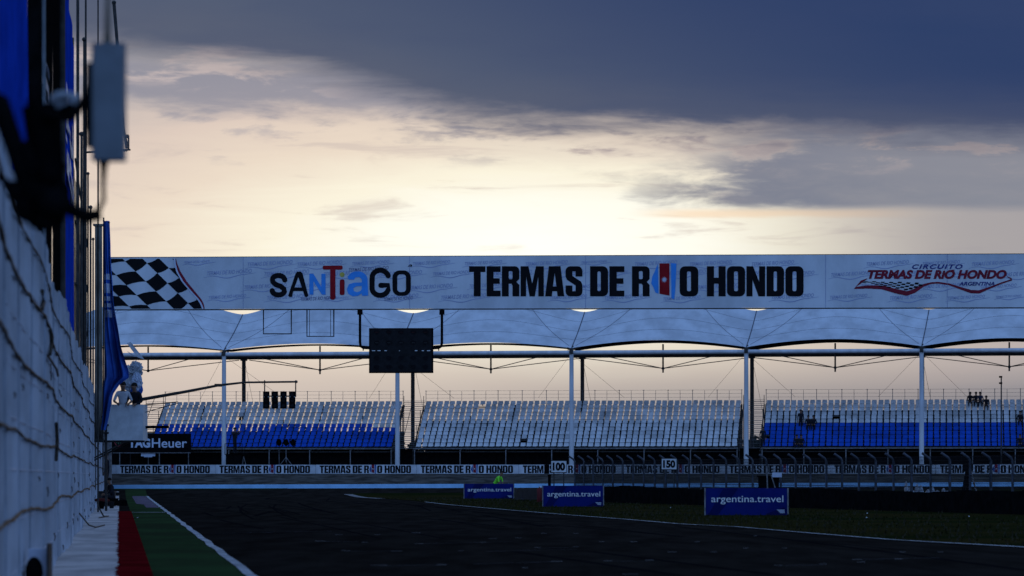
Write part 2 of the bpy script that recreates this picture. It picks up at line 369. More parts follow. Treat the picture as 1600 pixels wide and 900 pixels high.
# stand frame
TL = math.sqrt(1 + SL * SL); TV = Vector((1, -SL, 0)) / TL; NV = Vector((SL, 1, 0)) / TL
def S(a, b, z): return Vector((0, 262, 0)) + TV * a + NV * b + Vector((0, 0, z))
def a_of(px, b=0.0):
    p0 = Vector((0, 262, 0)) + NV * b; k = (px - 800) / F
    # p0 + a*TV : X = k*Y
    return (k * p0.y - p0.x) / (TV.x - k * TV.y)
STZ = math.atan2(-SL, 1)

# ================================================================== GROUND
def struct(o): o['kind'] = 'structure'; return o
g = MB()
xs = [-900, -300, -120, -60, -40, -30, -20, -12, -6, 0, 6, 12, 20, 30, 40, 60, 120, 300, 900]
ss = [-60, 0, 40, 100, 160, 205] + [212 + 2 * k for k in range(24)] + [262, 300, 400, 700, 1500, 3500]
g.add([(x, s - SL * max(-120, min(120, x)), gz_s(x, s) - .02) for s in ss for x in xs],
      [(j * len(xs) + i, j * len(xs) + i + 1, (j + 1) * len(xs) + i + 1, (j + 1) * len(xs) + i) for j in range(len(ss) - 1) for i in range(len(xs) - 1)], 0, True)
struct(g.build('ground', M['soil']))
def strip(name, rows, m, lift, n=1, kind='structure'):
    """rows: (s or Y value, xl, xr) in world Y with ground height"""
    b = MB(); vs = []
    for Y, xl, xr in rows:
        for i in range(n + 1):
            x = xl + (xr - xl) * i / n; vs.append((x, Y, gz(x, Y) + lift))
    b.add(vs, [(j * (n + 1) + i, j * (n + 1) + i + 1, (j + 1) * (n + 1) + i + 1, (j + 1) * (n + 1) + i) for j in range(len(rows) - 1) for i in range(n)])
    o = b.build(name, m); o['kind'] = kind; return o
YR = [4 + 4 * k for k in range(51)] + [205 + 1.5 * k for k in range(28)]
t = MB(); tx = [-34, -30, -25, -20, -15, -10, -5, 0, 5, 10, 20, 30, 45, 60]
tss = [-5, 50, 120, 180, 205] + [208 + 2 * k for k in range(17)]
t.add([(x, s - SL * x, gz_s(x, s) + .004) for s in tss for x in tx],
      [(j * len(tx) + i, j * len(tx) + i + 1, (j + 1) * len(tx) + i + 1, (j + 1) * len(tx) + i) for j in range(len(tss) - 1) for i in range(len(tx) - 1)], 0, True)
struct(t.build('track', M['asph']))
# gravel bank below the advertising wall
gb = MB(); gs = [240.6 + 1.2 * k for k in range(15)]
gb.add([(x, s - SL * x, gz_s(x, s) + .02) for s in gs for x in xs[2:-2]],
       [(j * (len(xs) - 4) + i, j * (len(xs) - 4) + i + 1, (j + 1) * (len(xs) - 4) + i + 1, (j + 1) * (len(xs) - 4) + i) for j in range(len(gs) - 1) for i in range(len(xs) - 5)], 0, True)
struct(gb.build('gravel_bank', M['gravel']))
wx = lambda Y, q: WD * Y - 1.04 + q
strip('green_run_off', [(Y, wx(Y, 1.5), wx(Y, 3.0)) for Y in YR], M['greenp'], .012)
gf = MB(); gsx = [-31 + k for k in range(15)]
gf.add([(x, q - SL * x, gz_s(x, q) + .018) for q in (235.2, 237.5, 240.2) for x in gsx], [(j * 15 + i, j * 15 + i + 1, (j + 1) * 15 + i + 1, (j + 1) * 15 + i) for j in range(2) for i in range(14)])
struct(gf.build('green_run_off', M['greenp']))
rr = random.Random(3)
strip('red_strip', [(4 + .5 * k, wx(4 + .5 * k, 1.02 + rr.uniform(-.05, .05)), wx(4 + .5 * k, 1.53)) for k in range(250)], M['redp'], .068)
lw = []
for Y in YR: lw.append((Y, wx(Y, 2.93) + .03 * math.sin(Y * .9), wx(Y, 3.09) + .03 * math.sin(Y * .9)))
strip('track_edge_line', [r for r in lw if r[0] < 222], M['line'], .022)
strip('painted_apron', [(Y, wx(Y, 1.95 + .35 * (Y < 165)), wx(Y, 2.9)) for Y in YR if 146 < Y < 222], M['apron'], .018)
strip('cross_line', [(128.6, wx(128.6, 1.55), wx(128.6, 2.9)), (129.4, wx(129.4, 1.55), wx(129.4, 2.9))], M['line'], .020)
# raised white ledge at the foot of the wall, cast in lengths
lb = MB(); Y = 4.0
while Y < 238:
    ln = 5.2 if Y < 120 else 12
    z = gz(wx(Y, .5), Y)
    for k in range(1):
        y0, y1 = Y + .025, Y + ln - .025; h = .062 + rr.uniform(-.006, .004)
        a, b2, c, d2 = W(y0, -.4, z), W(y0, 1.04, z), W(y1, 1.04, z), W(y1, -.4, z)
        top = [Vector((p.x, p.y, p.z + h)) for p in (a, b2, c, d2)]
        lb.add([a, b2, c, d2] + top, [(4, 5, 6, 7), (0, 1, 5, 4), (1, 2, 6, 5), (2, 3, 7, 6), (3, 0, 4, 7)])
    Y += ln
struct(lb.build('white_ledge', M['ledge']))
# infield grass on the right
bp = [(20, 30.0), (16.5, 38), (14, 48), (12, 58), (10.6, 66.0), (8.8, 73.5), (7.6, 83), (6.5, 92.6), (5.2, 97.5), (3.9, 108), (2.3, 119), (-.3, 139), (-3.26, 163), (-6.1, 192), (-11.6, 226)]
def xleft(Y):
    for (x0, y0), (x1, y1) in zip(bp, bp[1:]):
        if y0 <= Y <= y1: return x0 + (x1 - x0) * (Y - y0) / (y1 - y0)
    return bp[0][0] if Y < bp[0][1] else bp[-1][0]
gr = [(Y, xleft(Y), max(xleft(Y) + .3, min(75, (226.5 - Y) / .02 - 11.6))) for Y in [30 + 2 * k for k in range(92)] + [213 + 1 * k for k in range(14)]]
strip('infield_grass', gr, M['grass'], .022, 16)
strip('infield_edge_line', [(Y, xleft(Y) - .10 - .25 * sm(70, 50, Y), xleft(Y) + .02 + .10 * sm(80, 60, Y)) for Y in [30 + k for k in range(150)]], M['line'], .028)
strip('far_edge_line', [(Y, xleft(Y) - .5, xleft(Y) + .1) for Y in [205 + k for k in range(20)]], M['oldline'], .030)
# grass blades along the infield (uncountable)
gt = MB(); rg = random.Random(11)
for i in range(7000):
    Y = rg.uniform(64, 212); x = xleft(Y) + .1 + abs(rg.gauss(0, 1)) * 9
    if x > 40: continue
    h = rg.uniform(.04, .12); a = rg.uniform(0, 6.28); wv = .035
    p = Vector((x, Y, gz(x, Y) + .02)); q = Vector((math.cos(a), math.sin(a) * .3, 0)) * wv
    gt.add([p - q, p + q, p + Vector((rg.uniform(-.04, .04), rg.uniform(-.04, .04), h))], [(0, 1, 2)], rg.randint(0, 1))
tag(gt.build('grass_tufts', [M['grass'], M['soil']]), 'short rough grass growing on the dark infield beside the track', 'grass', kind='stuff')
# worn grid marks and seams on the asphalt
gm = MB()
for px, py, ln in [(530, 836, 12), (590, 836, 10), (650, 833, 14), (500, 846, 16), (570, 848, 10), (655, 850, 14), (540, 861, 14), (620, 862, 18), (720, 861, 8), (592, 884, 26), (690, 883, 16), (755, 848, 10), (850, 834, 8), (900, 834, 8), (770, 842, 12), (810, 841, 10),
                   (840, 856, 10), (900, 855, 10), (940, 847, 8), (990, 847, 10), (950, 877, 14), (1015, 876, 14), (870, 878, 18), (820, 888, 10), (985, 898, 24), (1050, 863, 14), (1115, 863, 10), (1165, 857, 8), (1226, 857, 8), (1216, 884, 12), (1286, 882, 12), (1340, 875, 16), (1404, 874, 12), (1410, 863, 10), (1470, 863, 8), (1345, 879, 14), (1090, 847, 8), (1180, 838, 6)]:
    p = G(px, py); s0 = p.y / F
    wx_ = ln * s0; dY = .075 * (p.y / 60)
    gm.add([(p.x - wx_ / 2, p.y - dY, .009), (p.x + wx_ / 2, p.y - dY, .009), (p.x + wx_ / 2, p.y + dY, .009), (p.x - wx_ / 2, p.y + dY, .009)], [(0, 1, 2, 3)])
struct(gm.build('grid_marks', M['oldline']))
gm = MB()
for (ax, ay, bx, by) in [(500, 846, 560, 847), (540, 862, 625, 861), (590, 885, 690, 883), (655, 850, 800, 847), (840, 857, 900, 856), (950, 878, 1015, 877), (1216, 885, 1286, 883), (1340, 875, 1470, 872), (740, 882, 870, 878), (330, 834, 520, 830), (760, 862, 900, 859)]:
    a, b = G(ax, ay), G(bx, by); dY = .05 * a.y / 60
    gm.add([(a.x, a.y - dY, .007), (b.x, b.y - dY, .007), (b.x, b.y + dY, .007), (a.x, a.y + dY, .007)], [(0, 1, 2, 3)])
struct(gm.build('asphalt_seams', mat('seam_paint', (.10, .10, .11), .95, .3, 2, spec=0)))
# rubber laid down on the tarmac: long dark tyre tracks
tm = MB(); rk = random.Random(31)
for i in range(34):
    Y0 = rk.uniform(46, 200); ln = rk.uniform(10, 55); x0 = wx(Y0, 0) + rk.uniform(4.5, 17); wdt = rk.uniform(.10, .24); cv = rk.uniform(-.0006, .0006); sl_ = WD + rk.uniform(-.05, .09)
    if x0 > xleft(Y0) - 2: continue
    pts = [(x0 + sl_ * ln * k / 12 + cv * (ln * k / 12) ** 2, Y0 + ln * k / 12) for k in range(13)]
    pts = [p for p in pts if p[1] < 214 and p[0] < xleft(p[1]) - .4]
    for off in ((0, 1.5) if rk.random() < .5 else (0,)):
        if len(pts) < 3: continue
        n_ = len(pts); tm.add([(x - wdt / 2 + off, y, gz(x, y) + .006 + i * .00004) for x, y in pts] + [(x + wdt / 2 + off, y, gz(x, y) + .006 + i * .00004) for x, y in pts], [(k, k + 1, n_ + k + 1, n_ + k) for k in range(n_ - 1)])
struct(tm.build('tyre_marks', mat('rubber_marks', (.009, .009, .010), .95, .2, 2, spec=0)))

# ================================================================== PIT WALL
def wall_top(Y): return 4.45 + .0045 * Y + .06 * math.sin(Y * .45) + .04 * math.sin(Y * 1.7)
pw = empty('pit_wall', W(60, 0, 0), 'tall white sheeted pit wall with sagging dark ropes, running along the left edge', 'wall')
YW = []
Y = 5.0
while Y < 262: YW.append(Y); Y += .12 + Y * .0035
b = MB()
def ripple(Y, z): return .014 * math.sin(Y * 2.1 + .4 * math.sin(z * 1.3)) + .008 * math.sin(Y * 5.3 + z * .5) + .035 * math.sin(Y * .31 + z * .25)
nz = 14
vs = []
for Y in YW:
    for k in range(nz + 1):
        z = .06 + (wall_top(Y) - .06) * k / nz
        vs.append(W(Y, ripple(Y, z), z))
b.add(vs, [(j * (nz + 1) + i, j * (nz + 1) + i + 1, (j + 1) * (nz + 1) + i + 1, (j + 1) * (nz + 1) + i) for j in range(len(YW) - 1) for i in range(nz)], 0, True)
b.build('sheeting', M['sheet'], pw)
b = MB()
b.add([W(5, -.16, 0), W(262, -.16, 0), W(262, -.16, 4.2), W(5, -.16, 4.2), W(5, -.5, 0), W(262, -.5, 0), W(262, -.5, 4.2), W(5, -.5, 4.2)],
      [(0, 1, 2, 3), (4, 7, 6, 5), (3, 2, 6, 7), (0, 3, 7, 4), (1, 5, 6, 2)])
b.build('concrete_core', M['conc'], pw)
rw = random.Random(21)
for z0, sag, m, r in ((1.02, .07, 'rust', .018), (1.88, .08, 'rope', .016), (2.72, .10, 'rope', .018), (3.55, .10, 'rope', .018), (4.12, .07, 'rope', .013)):
    b = MB(); pts = []; rs = []; ph = rw.uniform(0, 9); Y = 6.0
    while Y < 250:
        span = 21.0; u = ((Y + ph * 3) % span) / span
        z = z0 + .02 * math.sin(Y * .21 + ph) - sag * 4 * u * (1 - u) + .1 + .007 * math.sin(Y * 1.1 + ph) + rw.uniform(-.006, .006)
        q = .035 * math.sin(Y * .31 + z * .25) + .026 + .006 * math.sin(Y * .83 + ph) + .004 * math.sin(Y * 2.1)
        pts.append(W(Y, q, z)); rs.append(r * (.7 + .5 * abs(math.sin(Y * 1.33 + ph))))
        Y += .45
    b.tube(pts, rs, 6); b.build('rope', M[m], pw)
# ties, drips and loose ends hanging on the sheeting
b = MB()
for i in range(70):
    Y = 26 + 150 * rw.random(); z = rw.choice([.35, .5, .7, 1.5, 2.3, 2.5, 3.2, 3.0, 1.3]) + rw.uniform(-.15, .15); ln = rw.uniform(.04, .13)
    if z > wall_top(Y) - .3: continue
    q = ripple(Y, z) + .035
    b.tube([W(Y, q, z), W(Y + rw.uniform(-.1, .1), q + .012, z - ln * .5), W(Y + rw.uniform(-.2, .2), q + .004, z - ln)], [.012, .010, .006], 5)
for (px, py, Y, d) in ((90, 690, 52, .6), (57, 470, 41, .25), (70, 535, 45, .35), (151, 725, 138, 2.2)):
    p = P(px, py, Y); z = p.z
    b.tube([W(Y, ripple(Y, z) + .04, z + d / 2), W(Y + .3, ripple(Y, z) + .05, z), W(Y - .2, ripple(Y, z) + .04, z - d / 2)], .03 if Y < 100 else .022, 6)
b.tube([W(44, .06, 3.15), W(48, .10, 3.10), W(52, .05, 3.12)], .02, 6)
b.tube([W(80, .05, .55), W(84, .25, .2), W(88, .4, .075), W(92, .62, .075)], .02, 6)
b.build('loose_tie', M['rope'], pw)
b = MB()
for k in range(1, 8):
    z = .52 * k
    b.tube([W(Y, ripple(Y, z) + .006, z) for Y in (30 + 1.5 * j for j in range(100))], .006, 4)
b.build('hem_seams', M['bwhite'], pw)
for k in range(22):
    Y = 25.3 + 4.1 * k * (1 + .012 * k); b = MB()
    b.tube([W(Y, ripple(Y, z) + .004, z) for z in (.07, 1, 2, 3, wall_top(Y) - .03)], .013, 5); b.build('panel_joint', M['joint'], pw)

# ---------------- things behind and above the wall
def pole(name, px, Y, z1, r, label, group='poles behind the pit wall', m='dsteel', z0=0.0, lean=0.0, cat='pole'):
    X = (px - 800) / F * Y
    b = MB(); b.tube([(X, Y, z0), (X + lean * .5, Y, (z0 + z1) / 2), (X + lean, Y, z1)], [r, r * .92, r * .8], 8)
    b.box((X, Y, z0 + .01), (r * 4, r * 4, .02))
    b.ball((X + lean, Y, z1), r * 1.6, 8, 6)
    return tag(b.build(name, M[m], None, (X, Y, z0)), label, cat, group)
thin = 'thin grey pole in the cluster between the blue banners and the hanging blue flag'
for px, Y, z1, r in ((121.5, 99, 20, .055), (131.5, 113, 16.9, .05), (134, 121, 21, .045), (137.5, 124, 13.2, .04), (141.5, 130, 12.4, .05), (145.5, 134, 11.4, .04), (127.5, 104, 12.6, .05)):
    pole('pole', px, Y, z1, r, thin)
pole('pole', 153.2, 126, 24, .035, 'slender dark pole rising past the top edge just left of the blurred box', m='dsteel')
pole('scaffold_tube', 66, 54, 13, .07, 'pale upright tube beside the black banner with white shapes', m='box')
pole('scaffold_tube', 54, 50, 13, .13, 'thick black upright at the edge of the big blue banner', m='matt')
pole('scaffold_tube', 96, 72, 16, .10, 'dark upright post between the black banner and narrow blue banner', m='dsteel')
b = MB()
for z in (3.6, 5.5, 7.4, 9.3, 11.2):
    b.tube([W(98, -.3, z), W(136, -.3, z)], .03, 6)
tag(b.build('scaffold_rails', M['dsteel'], None, W(117, -.3, 0)), 'dark horizontal rails tying the cluster of poles together behind the wall', 'rails')
# big column at the flag
b = MB(); c = P(154, HZ, 131)
b.tube([(c.x, 131, 2.92), (c.x, 131, 6), (c.x, 131, 11.7)], [.17, .16, .15], 10); b.box((c.x, 131, 2.95), (.5, .5, .05))
b.box((c.x, 131, 11.75), (.4, .4, .08))
tag(b.build('column', M['conc'], None, (c.x, 131, 2.9)), 'thick brownish grey column beside the hanging blue flag', 'column')
# antenna whip leaning, with its bracket
an = empty('whip_antenna', P(181, 4, 112), 'thin slanted rod with a small bracket at its foot, right of the blurred box', 'antenna')
b = MB(); b.tube([P(178, 4, 112), P(185, 90, 112), P(193, 200, 112), P(198.5, 232, 112)], [.06, .055, .05, .05], 8); b.ball(P(178, 4, 112), .08, 8, 6); b.build('rod', M['dsteel'], an)
b = MB(); b.box(P(198, 234, 112), (.26, .12, .05)); b.bar(P(196, 210, 112), P(201, 234, 112), .05); b.bar(P(201, 212, 112), P(201, 234, 112), .05); b.box(P(198, 213, 112), (.14, .1, .12))
b.tube([P(198, 235, 112), P(170, 236, 113), P(134, 238, 114)], .04, 6); b.build('bracket', M['dsteel'], an)
# banners along the fence behind the wall
def long_banner(name, Y0, Y1, z0, z1, m, label, cat='banner', amp=.06, off=-.3, letters=None, lm='bwhite', wob=3.0):
    root = empty(name, W((Y0 + Y1) / 2, off, 0), label, cat, 'banners behind the pit wall')
    f = lambda u, v: W(Y0 + (Y1 - Y0) * u, off + amp * math.sin(u * (Y1 - Y0) * wob / 3 + v * 2) * (.4 + .6 * (1 - v)), z0 + (z1 - z0) * v)
    b = MB(); b.grid(f, int((Y1 - Y0) * 4) + 6, 24); b.build('cloth', M[m], root)
    b = MB()
    for Yp in (Y0, Y1): b.tube([W(Yp, off - .04, 0), W(Yp, off - .04, z1 + .3)], .045, 6)
    b.build('upright', M['dsteel'], root)
    if letters:
        b = MB()
        for vf, u0, v0, u1, v1 in letters:
            vs, fs = fit(vf, 0, 1, 1, 0)
            b.add([f(u0 + (u1 - u0) * x, v0 + (v1 - v0) * y) + Vector((.03, 0, 0)) for x, y in vs], fs)
        b.build('lettering', M[lm], root)
    return root
long_banner('blue_banner', 24, 46.8, 4.0, 13, 'blue', 'large bright blue banner at the top left corner above the white wall', amp=.12)
zY = lambda py, Y: CZ + (HZ - py) / F * Y
b0, b1 = 3.0, 14.0
vz = lambda py, Y: (zY(py, Y) - b0) / (b1 - b0)
long_banner('black_banner', 51.5, 63.5, b0, b1, 'matt', 'black banner with pale blue letter shapes behind the wall', letters=[
    (text('S', .03), .08, vz(170, 57), .8, vz(98, 57)), (text('O', .05), .15, vz(218, 57), .85, vz(190, 57)), (text('U', .03), .12, vz(268, 57), .85, vz(222, 57))])
long_banner('black_banner', 63.8, 76.5, 3.0, 16, 'matt', 'plain black banner left of the narrow blue banner', amp=.03)
b0, b1 = 3.0, 14.2
long_banner('blue_banner', 78, 95, b0, b1, 'blue', 'narrow tall blue banner with white letter shapes, right of the black banner', amp=.06, letters=[
    (text('U', .03), .1, vz(238, 87), .85, vz(178, 87)), (text('Z', .06), .1, vz(275, 87), .9, vz(243, 87)), (text('D', .05), .1, vz(308, 87), .9, vz(280, 87))])
long_banner('dark_banner', 104, 129, 3.0, 12.0, 'black', 'dark banner low behind the cluster of thin poles', amp=.04, off=-.5)
# white panel seen right behind the wall, hanging blue flag
fl = empty('hanging_flag', P(160, 345, 128), 'long blue flag with a white striped patch hanging in front of the banner bridge', 'flag')
def flag_edges(v):       # v 0 top .. 1 bottom : left and right image columns
    pts = [(345, 162, 171), (400, 162, 173), (470, 162, 178), (540, 162, 190), (578, 162, 201), (590, 162, 202), (600, 162, 188), (616, 162, 177), (645, 161, 170), (672, 160, 164)]
    py = 345 + (672 - 345) * v
    for (y0, l0, r0), (y1, l1, r1) in zip(pts, pts[1:]):
        if y0 <= py <= y1 + .01:
            k = (py - y0) / (y1 - y0); return l0 + (l1 - l0) * k, r0 + (r1 - r0) * k, py
def ff(u, v):
    l, r, py = flag_edges(v); p = P(l + (r - l) * u, py, 128)
    fold = .16 * math.sin(u * 9 + v * 4) + .10 * math.sin(u * 21 - v * 7) + .05 * math.sin(u * 5 + v * 30)
    p.y += 1.4 * fold * (.3 + v) ; return p
b = MB(); b.grid(ff, 48, 80); b.build('cloth', M['blue2'], fl)
b = MB()
def patch(u0, u1, v0, v1, mi): b.grid(lambda u, v: ff(u0 + (u1 - u0) * u, v0 + (v1 - v0) * v) + Vector((0, -.02, 0)), 6, 6, mi)
for py0, py1 in ((428, 437), (443, 458), (463, 470), (474, 480), (484, 496)): patch(.05, .72, (py0 - 345) / 327, (py1 - 345) / 327, 0)
for k in range(26):
    py = 390 + k * 4.1; patch(.78, .9, (py - 345) / 327, (py + 2.4 - 345) / 327, 0)
b.build('print', M['bwhite'], fl)
b = MB(); b.tube([P(162, 340, 128.2), P(161.5, 500, 128.2), P(161, HZ, 128.2) * 1], .03, 6); b.tube([P(161, 345, 128.1), P(171.5, 348, 128)], .025, 6); b.build('flag_pole', M['dsteel'], fl)

# ---------------- foreground transmitter box on its arm (out of focus)
YB = 16.0
bx = empty('transmitter_box', P(170, 250, YB), 'blurred pale grey box with an aerial above and a dark cable below', 'antenna box')
b = MB(); c = P(170.5, 160, YB); hw, hh = .165, .585
prof = rrect(-hw / 2, -.06, hw / 2, .06, .02)
b.add([(c.x + x, c.y + y, c.z - hh / 2) for x, y in prof] + [(c.x + x, c.y + y, c.z + hh / 2) for x, y in prof], [tuple(range(len(prof)))[::-1], tuple(range(len(prof), 2 * len(prof)))] + [(i, (i + 1) % len(prof), len(prof) + (i + 1) % len(prof), len(prof) + i) for i in range(len(prof))])
b.build('housing', M['box'], bx)
b = MB(); b.box(P(141, 165, YB + .03), (.035, .09, .42)); b.box(P(137, 170, YB + .03), (.03, .06, .22))
b.tube([P(138, 150, YB + .02), P(110, 185, YB), P(70, 178, YB)], .024, 8); b.build('back_bracket', M['matt'], bx)
b = MB(); b.tube([P(168, 70, YB), P(168, 52, YB), P(168.5, 0, YB), P(169, -60, YB)], [.022, .016, .011, .009], 8); b.build('aerial', mat('olive_aerial', (.10, .085, .06), .6), bx)
b = MB(); b.tube([P(162, 248, YB), P(162, 262, YB), P(161, 290, YB), P(162, 312, YB), P(154, 330, YB), P(130, 335, YB), P(100, 322, YB), P(60, 300, YB)], [.032, .018, .012, .012, .015, .022, .03, .04], 8); b.build('cable', M['matt'], bx)
# dark clamp cluster that carries it
cl = empty('clamp_arm', P(60, 320, YB + .6), 'blurred dark cluster of clamps and tubes reaching out from the wall towards the pale box', 'bracket')
b = MB()
b.tube([P(-60, 130, YB), P(0, 165, YB), P(18, 215, YB), P(38, 280, YB), P(62, 320, YB)], [.06, .058, .05, .045, .05], 8)
b.tube([P(48, 158, YB + .3), P(80, 185, YB + .2), P(110, 168, YB)], .026, 8)
b.tube([P(60, 165, YB + .1), P(72, 250, YB + .1), P(80, 330, YB + .1)], .085, 8)
b.tube([P(32, 225, YB), P(50, 262, YB), P(60, 310, YB)], .05, 8)
b.tube([P(62, 300, YB), P(100, 322, YB), P(135, 340, YB), P(158, 338, YB)], [.05, .036, .03, .022], 8); b.build('arm', M['matt'], cl)
rc_ = random.Random(5)
b = MB()
for px, py, r in ((28, 300, .055), (45, 322, .08), (62, 338, .07), (70, 300, .10), (85, 318, .09), (52, 290, .07), (20, 292, .04), (78, 275, .07), (92, 300, .06), (72, 345, .05), (86, 340, .05)):
    p = P(px, py, YB + rc_.uniform(-.1, .1)); b.ball(p, (r, r * 1.1, r * rc_.uniform(.8, 1.1)), 10, 7)
    b.bar(p, p + Vector((rc_.uniform(-.08, .08), 0, rc_.uniform(-.08, .08))), .035)
b.build('clamp', M['matt'], cl)
b = MB()
p = P(100, 158, YB + .2)
b.tube([p + Vector((.052 * math.cos(R(20 * k)), .01 * math.sin(R(40 * k)), .03 * math.sin(R(20 * k)))) for k in range(19)], .022, 8)
b.tube([p + Vector((.04 * math.cos(R(20 * k)) + .02, .04, .024 * math.sin(R(20 * k)) + .01)) for k in range(19)], .018, 8)
tag(b.build('cable_coil', M['plbag'], None, p), 'blurred white coil of cable hanging left of the pale grey box', 'cable')
# fixture at the foot of the wall, near
fx = empty('lamp_case', P(60, 880, 36) * 1, 'pale square case with a dark round opening at the near foot of the white wall', 'lamp')
b = MB(); c = P(62, 855, 36); b.box((c.x, 36, .37), (.20, .3, .62)); b.build('case', M['bwhite'], fx)
b = MB(); b.ball((c.x - .04, 35.85, .42), (.10, .05, .17), 14, 8); b.box((c.x - .03, 35.75, .28), (.26, .2, .14)); b.build('opening', M['matt'], fx)
b = MB(); b.box((c.x + .125, 35.9, .42), (.02, .3, .64)); b.build('side_plate', M['dsteel'], fx)

# ================================================================== PEOPLE
def person(name, loc, rz, pose, label, shirt='dark', pants='dark', group=None, hat=None, s=1.0, hairm='hair', cat='person'):
    J, E = {}, []
    def j(n, p, r, par=None, part='body'):
        J[n] = (Vector(p), r); 
        if par: E.append((par, n, part))
    sit = pose.startswith('sit'); bend = pose == 'bend'; lean = pose == 'lean'
    hz = .47 if sit else (.80 if bend else .93)
    fwd = .42 if bend else (.14 if sit or lean else 0.0)       # trunk leaning forward (-y)
    j('pel', (0, .02, hz), .135)
    up = lambda k: (0, .02 - fwd * k, hz + (.52 if bend else .55) * k * (1 - .15 * fwd))
    j('belly', up(.35), .125, 'pel', 'shirt'); j('chest', up(.78), .15, 'belly', 'shirt')
    cz = up(1.0); j('nk', (cz[0], cz[1] - .01, cz[2] + .02), .062, 'chest', 'shirt')
    hd = (0, cz[1] - .04 - fwd * .15, cz[2] + .20)
    j('jaw', (0, hd[1] - .015, hd[2] - .075), .07, 'nk', 'skin'); j('head', hd, .098, 'jaw', 'skin'); j('crown', (0, hd[1] + .015, hd[2] + .06), .085, 'head', 'skin')
    j('nose', (0, hd[1] - .112, hd[2] - .02), .014, 'head', 'skin')
    for sd in (-1, 1):
        q = str(sd); j('ear' + q, (sd * .095, hd[1] + .01, hd[2] - .01), .018, 'head', 'skin')
        sh = (sd * .185, up(.93)[1], up(.93)[2] - .01); j('sh' + q, sh, .068, 'chest', 'shirt')
        if bend: el_, ha = (sd * .22, sh[1] - .08, sh[2] - .27), (sd * .14, sh[1] - .12, sh[2] - .50)
        elif sit: el_, ha = (sd * .26, sh[1] - .06, sh[2] - .28), (sd * .13, sh[1] - .28, sh[2] - .36)
        elif pose == 'reach': el_, ha = (sd * .33, sh[1] - .10, sh[2] - .12), (sd * .22, sh[1] - .32, sh[2] + .06)
        elif lean: el_, ha = (sd * .30, sh[1] - .05, sh[2] - .27), (sd * .20, sh[1] - .25, sh[2] - .35)
        else: el_, ha = (sd * .235, sh[1] + .01, sh[2] - .28), (sd * .24, sh[1] - .06, sh[2] - .53)
        j('el' + q, el_, .046, 'sh' + q, 'shirt'); j('wr' + q, ha, .030, 'el' + q, 'shirt' if shirt == 'dark' else 'skin')
        dv_ = (Vector(ha) - Vector(el_)).normalized(); j('palm' + q, Vector(ha) + dv_ * .07, .030, 'wr' + q, 'skin')
        sdv = dv_.cross(Vector((0, 1, .2))).normalized()
        for k, L_ in enumerate((.065, .078, .072, .055)):
            f0 = Vector(ha) + dv_ * .10 + sdv * (.024 * (k - 1.5)); j('k%d' % k + q, f0, .010, 'palm' + q, 'skin'); j('f%d' % k + q, f0 + dv_ * L_ + Vector((0, -.015, -.01)), .008, 'k%d' % k + q, 'skin')
        j('th' + q, Vector(ha) + dv_ * .06 + sdv * .06, .010, 'palm' + q, 'skin')
        hp = (sd * .095, .02, hz - .05); j('hip' + q, hp, .09, 'pel', 'pants')
        if sit: kn, an_, to = (sd * .13, -.42, hz + .02), (sd * .13, -.44, .08), (sd * .14, -.60, .04)
        elif bend: kn, an_, to = (sd * .13, -.14, .48), (sd * .13, .02, .08), (sd * .14, -.14, .04)
        else: kn, an_, to = (sd * .11, -.02, .50), (sd * .12, .03, .08), (sd * .13, -.13, .04)
        j('kn' + q, kn, .062, 'hip' + q, 'pants'); j('an' + q, an_, .043, 'kn' + q, 'pants'); j('toe' + q, to, .036, 'an' + q, 'shoe')
    names = list(J); idx = {n: i for i, n in enumerate(names)}
    me = bpy.data.meshes.new('tmp'); me.from_pydata([J[n][0] for n in names], [(idx[a], idx[b]) for a, b, _ in E], []); me.update()
    ob = bpy.data.objects.new('tmp', me); COL.objects.link(ob)
    md = ob.modifiers.new('s', 'SKIN'); md.use_smooth_shade = True
    if not me.skin_vertices: 
        bm = bmesh.new(); bm.from_mesh(me); bm.verts.layers.skin.verify(); bm.to_mesh(me); bm.free()
    for i, n in enumerate(names):
        sv = me.skin_vertices[0].data[i]; sv.radius = (J[n][1], J[n][1]); sv.use_root = (n == 'pel')
    ob.modifiers.new('d', 'SUBSURF').levels = 1
    dg = bpy.context.evaluated_depsgraph_get(); em = bpy.data.meshes.new_from_object(ob.evaluated_get(dg))
    bpy.data.objects.remove(ob)
    sm_ = {'shirt': 0, 'body': 0, 'pants': 1, 'skin': 2, 'shoe': 3}
    for m_ in (M[shirt], M[pants], M['skin'], M['black']): em.materials.append(m_)
    segs = [(J[a][0], J[b_][0], sm_[pt]) for a, b_, pt in E]
    for p in em.polygons:
        c = Vector(p.center); best, bm_ = 9, 0
        for a, b_, mi in segs:
            ab = b_ - a; k = max(0, min(1, (c - a).dot(ab) / max(ab.length_squared, 1e-6))); d_ = (c - a - ab * k).length
            if d_ < best: best, bm_ = d_, mi
        p.material_index = bm_; p.use_smooth = True
    if s != 1.0: em.transform(Matrix.Scale(s, 4))
    em.name = name
    o = bpy.data.objects.new(name, em); COL.objects.link(o); o.location = loc; o.rotation_euler = (0, 0, rz)
    tag(o, label, cat, group)
    hb = MB(); hc = Vector(hd) * s
    hb.grid(lambda u, v: hc + Vector((0, .018, .035)) * s + Vector((math.cos(2 * math.pi * u) * math.sin(math.pi * .58 * v) * .108, math.sin(2 * math.pi * u) * math.sin(math.pi * .58 * v) * .112, math.cos(math.pi * .58 * v) * .105)) * s, 14, 7)
    h = _build(hb, 'cap' if hat else 'hair', M[hat or hairm]); h.parent = o
    return o

